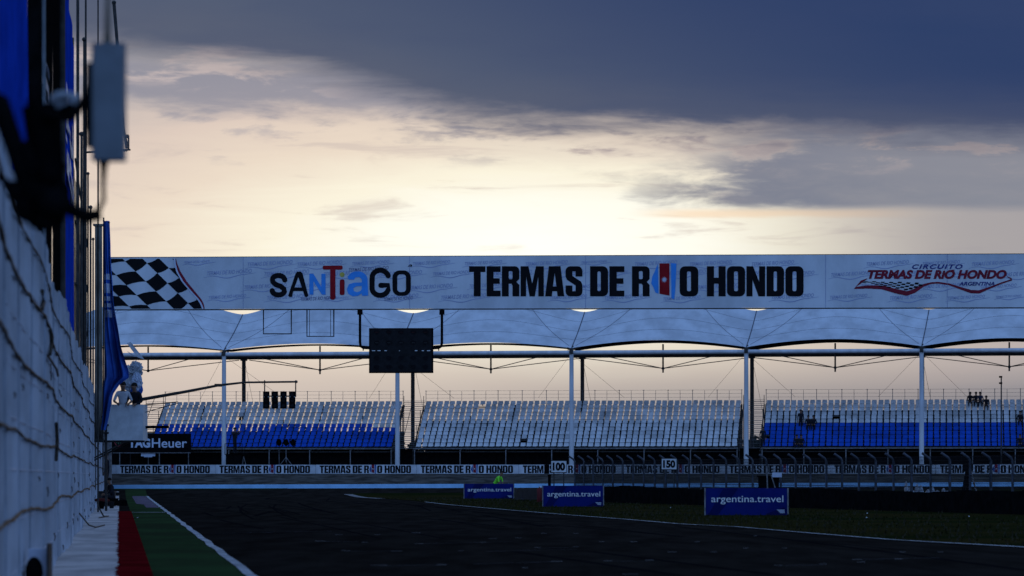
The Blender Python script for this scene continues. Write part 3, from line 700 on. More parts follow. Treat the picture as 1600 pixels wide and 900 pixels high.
# ---------------- platform on the wall
YP = 130.0
pf = empty('marshal_platform', P(195, 688, YP), 'pale panelled platform box standing out from the pit wall with two people in it', 'platform')
x0, x1 = P(167.5, 0, YP).x, P(223.5, 0, YP).x; zb, zt = zY(688, YP), zY(632, YP); cx = (x0 + x1) / 2
b = MB(); b.box((cx, YP, (zb + zt) / 2), (x1 - x0, .04, zt - zb)); b.build('front_panel', M['panel'], pf)
b = MB(); b.box((x1 - .02, YP + .80, (zb + zt) / 2), (.04, 1.5, zt - zb)); b.box((cx, YP + 1.57, (zb + zt) / 2), (x1 - x0, .04, zt - zb)); b.build('side_panel', M['panel'], pf)
zf = zY(598, YP) - 1.76 * 1.22
b = MB(); b.box((cx - .02, YP + .78, zf - .04), (x1 - x0 - .08, 1.46, .08)); b.build('floor', M['wood'], pf)
b = MB()
for yy_ in (YP + .1, YP + 1.45): b.bar((x0 - .9, yy_, zb - .03), (x1 - .1, yy_, zb - .03), .08); b.bar((x0 - .9, yy_, zb - .9), (cx, yy_, zb - .05), .06)
b.bar((x0 - .05, YP + .05, 0), (x0 - .05, YP + .05, zt + .1), .09)
for z in (zb + .3, zb + .62, zb + .95): b.box((x0 - .08, YP - .05, z), (.3, .08, .07))
b.build('bracket', M['dsteel'], pf)
person('person', (P(190.5, 0, YP).x, YP + .32, zf), R(8), 'lean', 'person in a white shirt leaning at the left of the pale platform', 'shirtw', 'jeans', s=1.22)
person('person', (P(212, 0, YP).x, YP + .4, zf), R(-25), 'lean', 'person in dark clothes at the right of the pale platform', 'dark', 'dark', s=1.20)
# bundled white and blue sheeting above them
bd = empty('sheeting_bundle', P(208, 600, YP + 1.0), 'crumpled white and blue plastic sheeting bundled above the people on the platform', 'sheeting')
rb = random.Random(9)
def lump(c, r, sd, m):
    b = MB(); o_ = Vector((sd * 7.3, sd * 3.1, 0))
    def fn(u, v):
        n = Vector((math.cos(2 * math.pi * u) * math.sin(math.pi * v), math.sin(2 * math.pi * u) * math.sin(math.pi * v), math.cos(math.pi * v)))
        k = .80 + .42 * abs(mnoise.noise(n * 1.6 + o_)) + .30 * abs(mnoise.noise(n * 3.7 + o_)) + .16 * mnoise.noise(n * 8 + o_)
        return Vector(c) + Vector((n.x * r[0], n.y * r[1], n.z * r[2])) * k
    b.grid(fn, 56, 40, 0, False); return b.build('fold', M[m], bd)
lump(P(212, 577, YP + 1.1), (.27, .22, .32), 1, 'plbag'); lump(P(214, 596, YP + 1.0), (.22, .2, .42), 2, 'bwhite')
lump(P(206, 602, YP + 1.2), (.28, .22, .44), 3, 'plbag'); lump(P(213, 612, YP + 1.1), (.24, .22, .55), 4, 'blue2'); lump(P(202, 586, YP + 1.3), (.2, .2, .4), 5, 'bwhite')
b = MB(); p = P(206, 577, YP + .8); b.tube([p + Vector((.13 * math.cos(R(20 * k)), -.05, .15 * math.sin(R(20 * k)))) for k in range(19)], .035, 6); b.build('ring', M['plbag'], bd)
b = MB(); b.add([P(198, 536, YP + 1), P(204, 534, YP + 1.1), P(226, 562, YP + 1.2), P(214, 558, YP + 1)], [(0, 1, 2, 3)]); b.add([P(198, 548, YP + .9), P(214, 558, YP + 1), P(224, 560, YP + 1.1), P(206, 556, YP + .9)], [(0, 1, 2, 3)]); b.build('flap', M['plbag'], bd)
# boom with the four signal lamps
bo = empty('light_boom', P(226, 622, YP + .9), 'long dark boom reaching right from the platform and carrying four signal lamps', 'boom')
b = MB(); b.tube([P(222, 624, YP + .9), P(290, 612, YP + .9), P(342, 602, YP + .9), P(382, 597.5, YP + .9), P(463, 596.5, YP + .9)], [.07, .06, .05, .04, .038], 8)
b.box(P(341, 602, YP + .9), (.3, .1, .12)); b.ball(P(463, 596.5, YP + .9), .06, 8, 6); b.build('boom_tube', M['dsteel'], bo)
b = MB()
for px in (413.5, 462): b.bar(P(px, 594, YP + .9), P(px, 620, YP + .9), .045)
b.bar(P(412, 619, YP + .9), P(463, 619, YP + .9), .05); b.build('hanger', M['dsteel'], bo)
b = MB(); b.bar(P(196, 668, YP + .95), P(264, 667, YP + .95), .11); b.build('stay', M['matt'], bo)
b = MB(); b.bar(P(224, 633, YP + .95), P(278, 628, YP + .95), .04); b.bar(P(224, 645, YP + .95), P(278, 630, YP + .95), .03); b.build('brace', M['dsteel'], bo)
pos = ['first', 'second', 'third', 'fourth']
for i, px in enumerate((416, 429.5, 443, 456.5)):
    la = empty('signal_lamp', P(px, 640, YP + .75), '%s black signal lamp from the left under the boom end' % pos[i], 'signal lamp', 'signal lamps on the boom')
    b = MB(); b.box(P(px, 625, YP + .75), (.25, .22, .70)); b.box(P(px, 613, YP + .62), (.25, .10, .03)); b.box(P(px, 624, YP + .62), (.25, .10, .03)); b.build('housing', M['matt'], la)
    for py in (616, 625, 634):
        b = MB(); b.tube([P(px, py, YP + .64), P(px, py, YP + .60)], .075, 12); b.build('lens', M['black'], la)
    b = MB(); b.box(P(px - 3.5, 620, YP + .63), (.04, .01, .02)); b.box(P(px + 3.5, 620, YP + .63), (.04, .01, .02)); b.build('clip', M['wpaint'], la)

# people and clutter at the far foot of the wall
pA = W(150, .35, .06)
person('person', P(166.5, HZ, 150) - Vector((0, 0, CZ - .75)), R(-70), 'stand', 'person in dark clothes peering round the end of the white wall under the platform', 'dark', 'dark')
b = MB(); c = P(166, HZ, 150); b.box((c.x - .05, 150, .40), (.9, .7, .70)); b.box((c.x - .05, 150, .77 - .02), (.96, .76, .04)); 
tag(b.build('step_block', M['dsteel'], None, (c.x - .05, 150, .06)), 'dark block step against the wall end that a person stands on', 'step')
c = P(176, HZ, 148); person('person', (c.x, 148, .06), R(-60), 'sit', 'seated person in a black jacket at the far foot of the wall', 'dark', 'dark')
b = MB(); b.box((c.x + .02, 148.1, .06 + .20), (.42, .42, .30)); b.box((c.x + .02, 148.1, .43), (.46, .46, .04))
tag(b.build('low_crate', M['matt'], None, (c.x, 148.1, .06)), 'dark low crate the seated person sits on at the wall', 'crate')
c = P(191, HZ, 150); b = MB(); b.box((c.x, 150, .06 + .14), (.40, .5, .24)); b.box((c.x, 150, .33), (.30, .4, .05)); b.tube([(c.x - .1, 149.8, .36), (c.x, 149.8, .42), (c.x + .1, 149.8, .36)], .015, 6)
tag(b.build('equipment_case', M['matt'], None, (c.x, 150, .06)), 'low dark equipment case on the ledge beside the seated person', 'case')
c = P(154, HZ, 138); pt = empty('plant_pot', (c.x + .1, 138, .062), 'dark pot with a reddish cloth over its rim by the wall foot', 'pot')
b = MB(); b.tube([(c.x + .1, 138, .062), (c.x + .1, 138, .36), (c.x + .1, 138, .42)], [.13, .17, .18], 12); b.build('pot', M['matt'], pt)
b = MB(); b.ball((c.x + .1, 138, .44), (.30, .2, .09), 14, 8); b.ball((c.x + .35, 138, .43), (.14, .12, .07), 10, 6); b.build('cloth', mat('brick_red_cloth', (.10, .018, .015), .9), pt)
c = P(174.5, HZ, 140); b = MB(); b.tube([(c.x, 140, .062), (c.x, 140, .34)], [.09, .12], 12); b.tube([(c.x, 140, .34), (c.x, 140, .37)], [.13, .13], 12)
tag(b.build('dark_cup', M['black'], None, (c.x, 140, .062)), 'small dark tub standing on the white ledge', 'tub')
c = G(212, 810); b = MB(); b.grid(lambda u, v: Vector((c.x - .09 + .18 * u, c.y - .1 + .2 * v, .03 + .012 * math.sin(u * 5 + v * 3))), 4, 4); tag(b.build('paper_scrap', M['line'], None, (c.x, c.y, .02)), 'scrap of white paper on the green strip', 'litter')
c = W(112, .5, .075); b = MB(); b.tube([c, c + Vector((.3, -1, .02)), c + Vector((.45, -3.0, .03)), c + Vector((.42, -4.5, 0))], .02, 6); b.tube([c, c + Vector((-.3, 1, .3)), c + Vector((-.42, 1.5, .5))], .03, 6)
tag(b.build('wire_offcut', M['rope'], None, c), 'bent dark wire end lying on the white ledge', 'wire')

# ================================================================== GANTRY
def gY(px): return (151 - .945) / (1 + .05 * (px - 800) / F)
def gp(px, py, d=0.0):
    Y = gY(px); p = P(px, py, Y); p.y -= d; return p
gx = empty('banner_bridge', gp(800, HZ) - Vector((0, 0, CZ)), 'long white advertising bridge across the track with checkered flag, place names and logos', 'banner bridge')
PX0, PX1 = 168, 1720
top = lambda px: 402.6 - 5.6 * max(0, (px - 175)) / 1425
bot = lambda px: 483.2 - 3.2 * (px - 175) / 1425
b = MB(); N = 60
b.grid(lambda u, v: gp(PX0 + (PX1 - PX0) * u, bot(PX0 + (PX1 - PX0) * u) + (top(PX0 + (PX1 - PX0) * u) - bot(PX0 + (PX1 - PX0) * u)) * v + .4 * math.sin(u * 40) * v * (1 - v), .0), N, 6)
bn = b.build('banner', M['banner'], gx)
b = MB()
for k in range(N):
    for py_, dd in ((lambda q: bot(q) + .7, .02), ):
        pass
b.tube([gp(PX0 + (PX1 - PX0) * k / N, bot(PX0 + (PX1 - PX0) * k / N) + 1.0, -.03) for k in range(N + 1)], .032, 6)
b.tube([gp(PX0 + (PX1 - PX0) * k / N, top(PX0 + (PX1 - PX0) * k / N) - .4, -.05) for k in range(N + 1)], .025, 6)
b.build('hem_bar', M['dsteel'], gx)
b = MB()       # truss behind the banner
for off, py in ((-.15, 410), (-.15, 474), (-1.15, 410), (-1.15, 474)): b.tube([gp(PX0 + 2, py, off), gp(PX1, py, off)], .05, 6)
for k in range(46):
    q = PX0 + 6 + (PX1 - PX0 - 12) * k / 45; q2 = PX0 + 6 + (PX1 - PX0 - 12) * min(45, k + 1) / 45
    b.tube([gp(q, 410, -.15), gp(q2, 474, -.15)], .03, 5); b.tube([gp(q, 410, -1.15), gp(q2, 474, -1.15)], .03, 5); b.tube([gp(q, 410, -.15), gp(q, 410, -1.15)], .03, 5); b.tube([gp(q, 474, -.15), gp(q, 474, -1.15)], .03, 5)
b.build('truss', M['steel'], gx)
b = MB()
for px in (166, 1716):
    for off in (-.15, -1.15):
        p = gp(px, 470, off); b.tube([(p.x, p.y, 0), (p.x, p.y, p.z + 2)], .12, 8)
b.build('leg', M['steel'], gx)
# checkered flag print
b = MB()
F1 = {-4: (28, 1), -3: (28, 0), -2: (28, -1), -1: (28, -2), 0: (30, -6), 1: (18, -13), 2: (18, -8), 3: (17, -3), 4: (18, 0), 5: (18, 2), 6: (18, 2)}
def chk(i, j):   # vertices of the wavy chequer, photo rows
    x, y = 181.7 + 16 * j, 430 + 15.6 * j
    fi = math.floor(i); r_ = i - fi
    for q in range(0, fi): x += F1[q][0]; y += F1[q][1]
    for q in range(fi, 0): x -= F1[q][0]; y -= F1[q][1]
    f = F1.get(fi, (18, 2)); return x + f[0] * r_, y + f[1] * r_ - 1.6 * math.sin(math.pi * r_) * (1 if fi < 1 else -1)
RB = [(400, 272.5), (412, 273.5), (425, 277), (440, 285.5), (455, 298), (468, 310), (476, 315), (486, 318)]
def rb_(py):
    for (y0, x0), (y1, x1) in zip(RB, RB[1:]):
        if py <= y1: return x0 + (x1 - x0) * (py - y0) / (y1 - y0)
    return 318
def clip_poly(poly):
    def cut(poly, inside, inter):
        out = []
        for a, c in zip(poly, poly[1:] + poly[:1]):
            ia, ic = inside(a), inside(c)
            if ia: out.append(a)
            if ia != ic: out.append(inter(a, c))
        return out
    def mk(fn):
        def inter(a, c):
            fa, fc = fn(a), fn(c); k = fa / (fa - fc); return (a[0] + (c[0] - a[0]) * k, a[1] + (c[1] - a[1]) * k)
        return (lambda p: fn(p) >= 0), inter
    for fn in (lambda p: p[1] - 404.3, lambda p: 482.3 - p[1], lambda p: p[0] - 169, lambda p: rb_(p[1]) - p[0]):
        i_, t_ = mk(fn); poly = cut(poly, i_, t_)
        if len(poly) < 3: return None
    return poly
for i in range(-4, 6):
    for jj in range(-7, 9):
        if (i + jj) % 2: continue
        c4 = [chk(i + a / 3, jj) for a in range(3)] + [chk(i + 1, jj + a / 3) for a in range(3)] + [chk(i + 1 - a / 3, jj + 1) for a in range(3)] + [chk(i, jj + 1 - a / 3) for a in range(3)]
        q = clip_poly(c4)
        if q: flat(b, (q, [tuple(range(len(q)))]), lambda u, v: gp(u, v, .012))
b.build('checkered_print', M['ink'], bn)
b = MB(); ys_ = [404 + 78.5 * k / 20 for k in range(21)]
def rib(o0, o1, mi, d):
    L_ = [(rb_(y) + o0(y), y) for y in ys_]; R_ = [(rb_(y) + o1(y), y) for y in ys_]
    b.add([gp(x, y, d) for x, y in L_] + [gp(x, y, d) for x, y in R_], [(k, k + 1, 22 + k, 21 + k) for k in range(20)], mi)
rib(lambda y: -1.5, lambda y: 1.2, 1, .018); rib(lambda y: 1.2, lambda y: 2 + 4.5 * math.sin((y - 404) / 79 * 3.0), 0, .016)
b.build('ribbon_print', [M['dred'], M['bwhite']], bn)
# ghost logos
GH = text('TERMAS DE RIO HONDO', .01, .25)
def ghost(b, x, y, wd, sc=1.0, wave=True, mi=0, a=-.06):
    vs, fs = fit(GH, 0, 0, wd, 6.2 * sc)
    flat(b, ([(x + u, y + v + a * u) for u, v in vs], fs), lambda u, v: gp(u, v, .008), mi)
    if wave:
        pts = [(x - 5 * sc + k * (wd + 12) / 14, y + 10 * sc + a * (k * wd / 14) - 2.2 * sc * math.sin(k * .75) - 2 * max(0, k - 11) * sc) for k in range(15)]
        o = stroke(pts, [.35 + .9 * math.sin(math.pi * k / 14) for k in range(15)]); flat(b, shape([o]), lambda u, v: gp(u, v, .007), mi)
b = MB(); rg = random.Random(4)
X = 292
while X < 1610:
    for row, y in enumerate((405.5, 425, 445, 463)):
        x = X + (row % 2) * 38 + rg.uniform(-8, 8); y2 = y + rg.uniform(-1, 2)
        wd = rg.choice((58, 66, 70, 40))
        if x + wd > 1700 or x < 318 and y > 420: continue
        if y2 + 14 > 481: y2 = 467
        if rg.random() < .86: ghost(b, x, max(y2, 406 + .06 * wd), wd, wd / 70, True, 0)
    X += 88
for x, y, wd in ((545, 419, 62), (470, 465, 55), (600, 465, 45)): ghost(b, x, y, wd, .9, False, 1)
b.build('ghost_print', [M['ghost'], M['ghost2']], bn)
# SANTiaGO
b = MB(); ink, lbl, rd, yl = 0, 1, 2, 3
gl = lambda d: (lambda u, v: gp(u, v, d))
crop = lambda x, y: (400 + x / 5.333, 400 + y / 5.333)
def sk(pts, t, mi, d=.016, cap=True): flat(b, shape([stroke([crop(*p) for p in pts], t / 5.333, cap)]), gl(d), mi)
sk(arcp(185, 200, 50, 38, -8, -165, 8)[::1] and [(240, 200)] + arcp(187, 195, 50, 33, -15, -180, 8) + [(140, 215), (165, 238), (205, 252), (233, 275)] + arcp(187, 288, 52, 36, -5, 180, 9)[1:] , 43, ink)
flat(b, shape([[crop(*p) for p in ((268, 330), (330, 145), (345, 130), (372, 130), (388, 145), (436, 330), (425, 342), (408, 340), (392, 292), (312, 292), (300, 340), (278, 342))], [crop(*p) for p in ((352, 175), (322, 262), (382, 262))]]), gl(.016), ink)
flat(b, shape([[crop(*p) for p in ((445, 148), (478, 148), (545, 258), (545, 148), (580, 148), (580, 322), (550, 322), (479, 210), (479, 322), (445, 322))]]), gl(.016), lbl)
flat(b, shape([[crop(*p) for p in rrect(556, 80, 722, 113, 12)]]), gl(.020), rd)
flat(b, shape([[crop(*p) for p in ((618, 114), (662, 114), (662, 352), (650, 364), (630, 364), (618, 352))]]), gl(.020), rd)
flat(b, shape([[crop(*p) for p in rrect(698, 195, 738, 325, 14)]]), gl(.018), rd)
flat(b, shape([[crop(*p) for p in arcp(718, 155, 20, 20, 0, 345, 16)]]), gl(.018), yl)
flat(b, shape([[crop(*p) for p in ([(770, 195), (760, 160)] + arcp(845, 195, 85, 68, 200, 355, 10) + [(935, 330), (885, 332), (880, 312), (850, 332), (805, 336), (768, 315), (757, 275), (775, 235), (820, 222), (882, 220), (882, 195), (862, 175), (830, 178), (815, 198)])], [crop(*p) for p in ((882, 250), (835, 252), (812, 268), (815, 292), (840, 302), (870, 292), (882, 275))]]), gl(.016), lbl)
sk([(1102, 165)] + arcp(1035, 180, 68, 62, -15, -165, 9) + [(967, 200), (967, 265)] + arcp(1035, 268, 68, 60, 175, 15, 9) + [(1102, 244), (1040, 244)], 43, ink)
flat(b, shape([[crop(*p) for p in rrect(1137, 120, 1290, 332, 60, 6)], [crop(*p) for p in rrect(1177, 152, 1250, 300, 26, 5)]]), gl(.016), ink)
flat(b, shape([[crop(*p) for p in ((1265, 88), (1280, 70), (1300, 72), (1300, 88))], [crop(*p) for p in ((1277, 84), (1285, 76), (1292, 84))]]), gl(.014), ink)
b.build('city_lettering', [M['ink'], M['lblue'], M['red'], M['yel']], bn)
# TERMAS DE RIO HONDO
def rio(b, fn, x0, x1, y0, y1, dscale=1.0):
    k = (x1 - x0) / (1255.5 - 733); q = lambda x: x0 + (x - 733) * k; hy = (y1 - y0) / 47.0; r = lambda y: y0 + (y - 416) * hy
    for wd, a, c in (('TERMAS', 733, 910), ('DE', 922, 975.5), ('R', 987.5, 1015), ('O', 1062, 1091), ('HONDO', 1104.5, 1255.5)):
        flat(b, fit(condensed(wd), q(a), y0, q(c), y1), fn, 0)
    flat(b, shape([[(q(x), r(y)) for x, y in ((1028, 413), (1029, 459), (1024, 457), (1021, 449), (1017.5, 443), (1019, 433), (1023, 424), (1027, 414))]]), fn, 1)
    flat(b, shape([[(q(x), r(y)) for x, y in ((1030.5, 411.5), (1046, 411.5), (1046, 462), (1030.5, 459))]]), fn, 2)
    flat(b, shape([[(q(x), r(y)) for x, y in ((1048.3, 411), (1057, 412), (1056, 435), (1055, 455), (1053.5, 467.5), (1049, 466))]]), fn, 1)
    star = []
    for i in range(24):
        rad = 5.2 if i % 2 == 0 else 2.2; star.append((q(1038 + rad * math.cos(R(15 * i))), r(437 + rad * math.sin(R(15 * i)))))
    flat(b, shape([star]), lambda u, v: fn(u, v) + Vector((0, -.006, 0)), 3)
b = MB(); rio(b, gl(.016), 733, 1255.5, 416, 463)
b.build('place_lettering', [M['ink'], M['lblue'], M['red'], M['bwhite']], bn)
# circuit logo
b = MB(); lc = lambda x, y: (1320 + x / 5.714, 400 + y / 5.714)
def lt(body, x0, y0, x1, y1, off, sh, mi, d=.016, space=1.0):
    a, c = lc(x0, y0), lc(x1, y1); flat(b, fit(text(body, off, sh, space), a[0], a[1], c[0], c[1]), gl(d), mi)
lt('CIRCUITO', 600, 74, 1052, 116, .03, .3, 1, space=1.25)
lt('TERMAS DE RiO HONDO', 204, 124, 1446, 205, .052, .25, 0)
flat(b, shape([[lc(*p) for p in ((955, 122), (985, 122), (965, 140), (945, 140))]]), gl(.018), 0)
lt('ARGENTINA', 1018, 230, 1338, 264, .03, .25, 1)
cen = [(200, 202, 6), (150, 228, 22), (90, 285, 26), (200, 276, 28), (330, 280, 34), (450, 312, 40), (555, 335, 42), (620, 312, 36), (700, 262, 24), (770, 242, 16), (830, 238, 16), (930, 252, 16), (1040, 290, 22), (1130, 318, 30), (1200, 320, 30), (1290, 285, 18), (1390, 245, 14), (1490, 212, 14), (1485, 202, 12), (1450, 184, 6)]
flat(b, shape([stroke([lc(x, y) for x, y, _ in cen], [t_ / 5.714 for _, _, t_ in cen])]), gl(.014), 0)
for i in range(14):
    for jj in range(5):
        if (i + jj) % 2: continue
        x = 165 + i * 38 - jj * 5; y = 224 + jj * (5 + i * .9) + .9 * i - 2 * math.sin(i); hgt = 5 + i * .9; w_ = 34
        if i > 11 and jj > 2 or i < 3 and jj > 2: continue
        flat(b, ([lc(x + 8, y), lc(x + w_ + 8, y + 2), lc(x + w_, y + hgt + 2), lc(x, y + hgt)], [(0, 1, 2, 3)]), gl(.015), 2)
b.build('circuit_logo', [M['dred'], M['navy'], M['ink']], bn)
b = MB()
for px in (380, 640, 915, 1290, 1480): b.tube([gp(px, bot(px), .006), gp(px, top(px), .006)], .010, 5)
b.build('panel_seam', M['ghost'], bn)
# hanging frames below the bridge
for (l, r_, y2, lab) in ((411.5, 455, 521.5, 'small empty black frame hanging under the bridge, plain single outline'), (479.5, 521.5, 525.5, 'empty black frame with doubled side bars hanging under the bridge')):
    b = MB(); yb = 484; b.tube([gp(l, yb, -.06), gp(l, y2, -.06), gp(r_, y2, -.06), gp(r_, yb, -.06)], .032, 6)
    if l > 470:
        for q in (l + 4, r_ - 5): b.tube([gp(q, yb, -.06), gp(q, y2, -.06)], .014, 6)
    tag(b.build('hanging_frame', M['matt'], gx), lab)
sb = empty('start_light_board', gp(627, 583), 'black start light board hung from two bent arms under the bridge', 'light board')
b = MB(); c = gp(627, 548, .1); wB, hB = 100 * gY(627) / F, 70 * gY(627) / F
b.box(c, (wB, .30, hB), -.05); b.box(c + Vector((-.008, -.155, 0)), (wB - .12, .012, hB - .12), -.05, mi=1); b.build('cabinet', [M['matt'], M['black']], sb)
for px in (589, 608, 627, 646, 665):
    for py in (519.5, 536, 560, 574):
        b = MB(); p = gp(px, py, .27); b.tube([p + Vector((.13 * math.cos(R(15 * k)), .0 + .0 * k, .10 * math.sin(R(15 * k)))) for k in range(0, 13)], .012, 5)
        b.tube([p + Vector((0, .0, 0)), p + Vector((0, -.015, 0))], .10, 12); b.build('lamp', M['ink'], sb)
b = MB()
for px, w_, mi in ((584, 5, 0), (592.5, 5, 0), (603, 4, 0), (624.5, 1.2, 0), (650.5, 4, 0), (661, 3.5, 0), (670, 5, 0)):
    b.box(gp(px, 548.3, .285), (w_ * .03, .01, .035))  # white strips painted in for light showing at the slots
for px in (589, 608, 627, 646, 665): b.box(gp(px, 536, .285), (.16, .01, .022), mi=1); b.box(gp(px, 519.5, .285), (.17, .01, .022), mi=2)
b.build('lamp_slot', [M['wpaint'], M['dsteel'], mat('dim_red_slot', (.05, .012, .01), .8)], sb)
b = MB()
for s_, px, pe in ((1, 562.5, 577), (-1, 690.5, 677)):
    b.tube([gp(px, 484, .0), gp(px, 535, .0), gp(px + 1 * s_, 541, .0), gp(px + 5 * s_, 543.5, .0), gp(pe, 544, .0)], .062, 8); b.box(gp(px, 488, .0), (.24, .2, .22)); b.tube([gp(px + 5 * s_, 543, 0), gp(px + 5 * s_, 548, 0)], .03, 6)
b.build('arm', M['matt'], sb)

# ================================================================== STANDS
seat_prof = [(0, 0), (.01, .03), (.10, .04), (.29, .03), (.34, .07), (.40, .298)]
def seat_mesh(m, name):
    b = MB(); n = len(seat_prof); wd = .209
    vs = []
    for (q, z), ed in zip(seat_prof, (.9, 1, 1, 1, 1, .88)):
        for x, dq, dz_ in ((-wd * ed, 0, 0), (-wd * ed * .45, .025, -.012), (wd * ed * .45, .025, -.012), (wd * ed, 0, 0)): vs.append(Vector((x, q + dq * (z > .05), z + dz_ * (z <= .05))))
    back = [v + Vector((0, .025, -.02)) for v in vs]
    k = len(vs); fs = []
    for i in range(n - 1):
        for x in range(3):
            a = i * 4 + x; fs += [(a, a + 1, a + 5, a + 4), (k + a, k + a + 4, k + a + 5, k + a + 1)]
        fs += [(i * 4, i * 4 + 4, k + i * 4 + 4, k + i * 4), (i * 4 + 3, k + i * 4 + 3, k + i * 4 + 7, i * 4 + 7)]
    fs += [(0, k, k + 3, 3), (4 * n - 4, 4 * n - 1, k + 4 * n - 1, k + 4 * n - 4)]
    rot = Matrix.Rotation(STZ, 3, 'Z')
    vs2 = [rot @ v for v in vs + back]
    # leg under the pan
    me = bpy.data.meshes.new(name)
    bb = MB(); bb.add(vs2, fs, 0, False); c = rot @ Vector((0, .22, -.05)); bb.box(c, (.05, .2, .12), STZ, 1)
    me.from_pydata(bb.v, [], bb.f); me.materials.append(m); me.materials.append(M['dsteel']); me.polygons.foreach_set('material_index', bb.m); me.update()
    return me, bb
SM = {k: seat_mesh(M[k], 'seat') for k in ('seatw', 'seatb')}
ROWS, RISE, RUN, Z0 = 12, .322, .46, 3.90
DEP = ROWS * RUN
seat_spots = {}
def stand(px0, px1, blue, label, seed, screen=5.4, extra=0.0):
    a0, a1 = a_of(px0), a_of(px1); r = random.Random(seed)
    base = S((a0 + a1) / 2, 0, 1.6)
    root = empty('grandstand', base, label, 'grandstand', 'grandstand blocks')
    L_ = a1 - a0; mid = (a0 + a1) / 2
    b = MB()
    for k in range(ROWS):
        z = Z0 - .13 + k * RISE; b.box(S(mid, k * RUN + .12, z), (L_ + .1, .24, .035), STZ)
    b.build('tier_boards', M['wood'], root)
    b = MB()
    for k in range(1, ROWS): b.box(S(mid, k * RUN - .05, Z0 + k * RISE - .355), (L_, .03, .05), STZ)
    b.build('riser_boards', M['dsteel'], root)
    b = MB(); n = max(2, int(L_ / 3.35))
    for i in range(n + 1):
        a = a0 + L_ * i / n
        b.bar(S(a, -.1, Z0 - .45), S(a, ROWS * RUN, Z0 - .4 + ROWS * RISE), .12)
        for q in (1.4, 2.9, 4.3, 5.4): b.bar(S(a, q, 1.55), S(a, q, Z0 - .45 + q / RUN * RISE), .09)
        b.bar(S(a, 1.4, 1.8), S(a, 5.4, Z0 + 1.4), .05)
    for q, z in ((0.0, Z0 - .45), (DEP - .1, Z0 - .55 + ROWS * RISE)): b.box(S(mid, q, z), (L_ + .1, .08, .08), STZ)
    b.build('understructure', M['dsteel'], root)
    for i in range(n + 1):
        b = MB(); b.bar(S(a0 + L_ * i / n, -.25, 1.55), S(a0 + L_ * i / n, -.25, Z0 - .3), .075); b.build('front_post', M['steel'], root)
    b = MB(); b.box(S(mid, -.3, Z0 - .20), (L_ + .2, .1, .07), STZ); b.build('front_beam', M['steel'], root)
    b = MB(); b.box(S(mid - extra / 2, .7, (1.55 + Z0) / 2 - .3), (L_ + 1.7 + extra, .06, Z0 - 1.55 - .2), STZ); b.build('skirt', M['matt'], root)
    b = MB(); b.box(S(mid - extra / 2, DEP + .35, (1.55 + screen) / 2), (L_ + .1 + extra, .05, screen - 1.55), STZ); b.build('rear_screen', M['matt'], root)
    b = MB(); zr = Z0 + (ROWS - 1) * RISE + .45; q = ROWS * RUN
    nr = int(L_ / 2.0)
    for i in range(nr + 1):
        a = a0 + L_ * i / nr; b.bar(S(a, q, zr - .7), S(a, q, zr + .72), .045); b.box(S(a, q, zr + .70), (.10, .06, .06), STZ)
        if i < nr: b.bar(S(a + 1.0, q, zr - .2), S(a + 1.0, q, zr + .68), .03)
    for z in (.1, .4, .70): b.bar(S(a0, q, zr + z), S(a1, q, zr + z), .018)
    b.build('railing', M['steel'], root)
    ncol = int(L_ / .5); spots = []
    for k in range(ROWS):
        for i in range(ncol):
            if r.random() < .004: continue
            kind = 'seatb' if blue and k < (6 if k * 0 + i < ncol - 4 else 5) else 'seatw'
            spots.append((kind, S(a0 + .25 + i * L_ / ncol + r.uniform(-.012, .012), k * RUN + r.uniform(-.02, .02), Z0 + k * RISE + r.uniform(-.015, .015)), r.uniform(-.03, .03)))
    near = spots[:100]; rest = spots[100:]
    for kind, p, dz_ in near:
        o = bpy.data.objects.new('seat', SM[kind][0]); COL.objects.link(o); o.parent = root; o.location = p - base; o.rotation_euler.z = dz_
    b = MB()
    for kind, p, dz_ in rest:
        src = SM[kind][1]; mi = 0 if kind == 'seatw' else 1; o0 = len(b.v); rt = Matrix.Rotation(dz_, 3, 'Z')
        b.v += [p + rt @ v for v in src.v]
        for f, m_ in zip(src.f, src.m): b.f.append([x + o0 for x in f]); b.m.append(2 if m_ else mi); b.sm.append(False)
    o = b.build('seats', [M['seatw'], M['seatb'], M['dsteel']], root); o['kind'] = 'stuff'
    return root
stand(233, 612, True, 'left grandstand block with grey white seats above blue seats', 1, 5.2, 5.0)
stand(648.5, 1152, False, 'middle grandstand block with all white seats', 2, 6.1)
stand(1191, 1720, True, 'right grandstand block with white seats above blue seats and a few spectators', 3, 6.9)
def stairs(px0, px1, label):
    a0, a1 = a_of(px0), a_of(px1); mid = (a0 + a1) / 2; L_ = a1 - a0
    root = empty('stair_flight', S(mid, 0, 1.6), label, 'stairs', 'stairs between the grandstand blocks')
    for k in range(ROWS + 1):
        b = MB(); b.box(S(mid, k * RUN + .15, Z0 - .15 + k * RISE), (L_ - .1, .26, .05), STZ); b.box(S(mid, k * RUN + .40, Z0 + k * RISE), (L_ - .1, .12, .03), STZ); b.build('step', M['wood'], root)
    b = MB(); b.box(S(mid, .75, (1.55 + Z0) / 2 - .2), (L_ + .3, .05, Z0 - 1.55), STZ); b.build('skirt', M['matt'], root)
    for a in (a0 + .08, a1 - .08):
        b = MB(); b.bar(S(a, -.1, Z0 - .45), S(a, ROWS * RUN, Z0 - .4 + ROWS * RISE), .09)
        for q in (0, 1.8, 3.6, 5.3): b.bar(S(a, q, 1.6), S(a, q, Z0 + .55 + q / RUN * RISE), .05)
        b.build('stringer', M['dsteel'], root)
    b = MB(); b.bar(S(mid, 0, Z0 + .5), S(mid, 5.3, Z0 + .5 + 5.3 / RUN * RISE), .04)
    b.build('handrail', M['dsteel'], root)
stairs(202, 232.5, 'open stair flight at the left end of the left grandstand block')
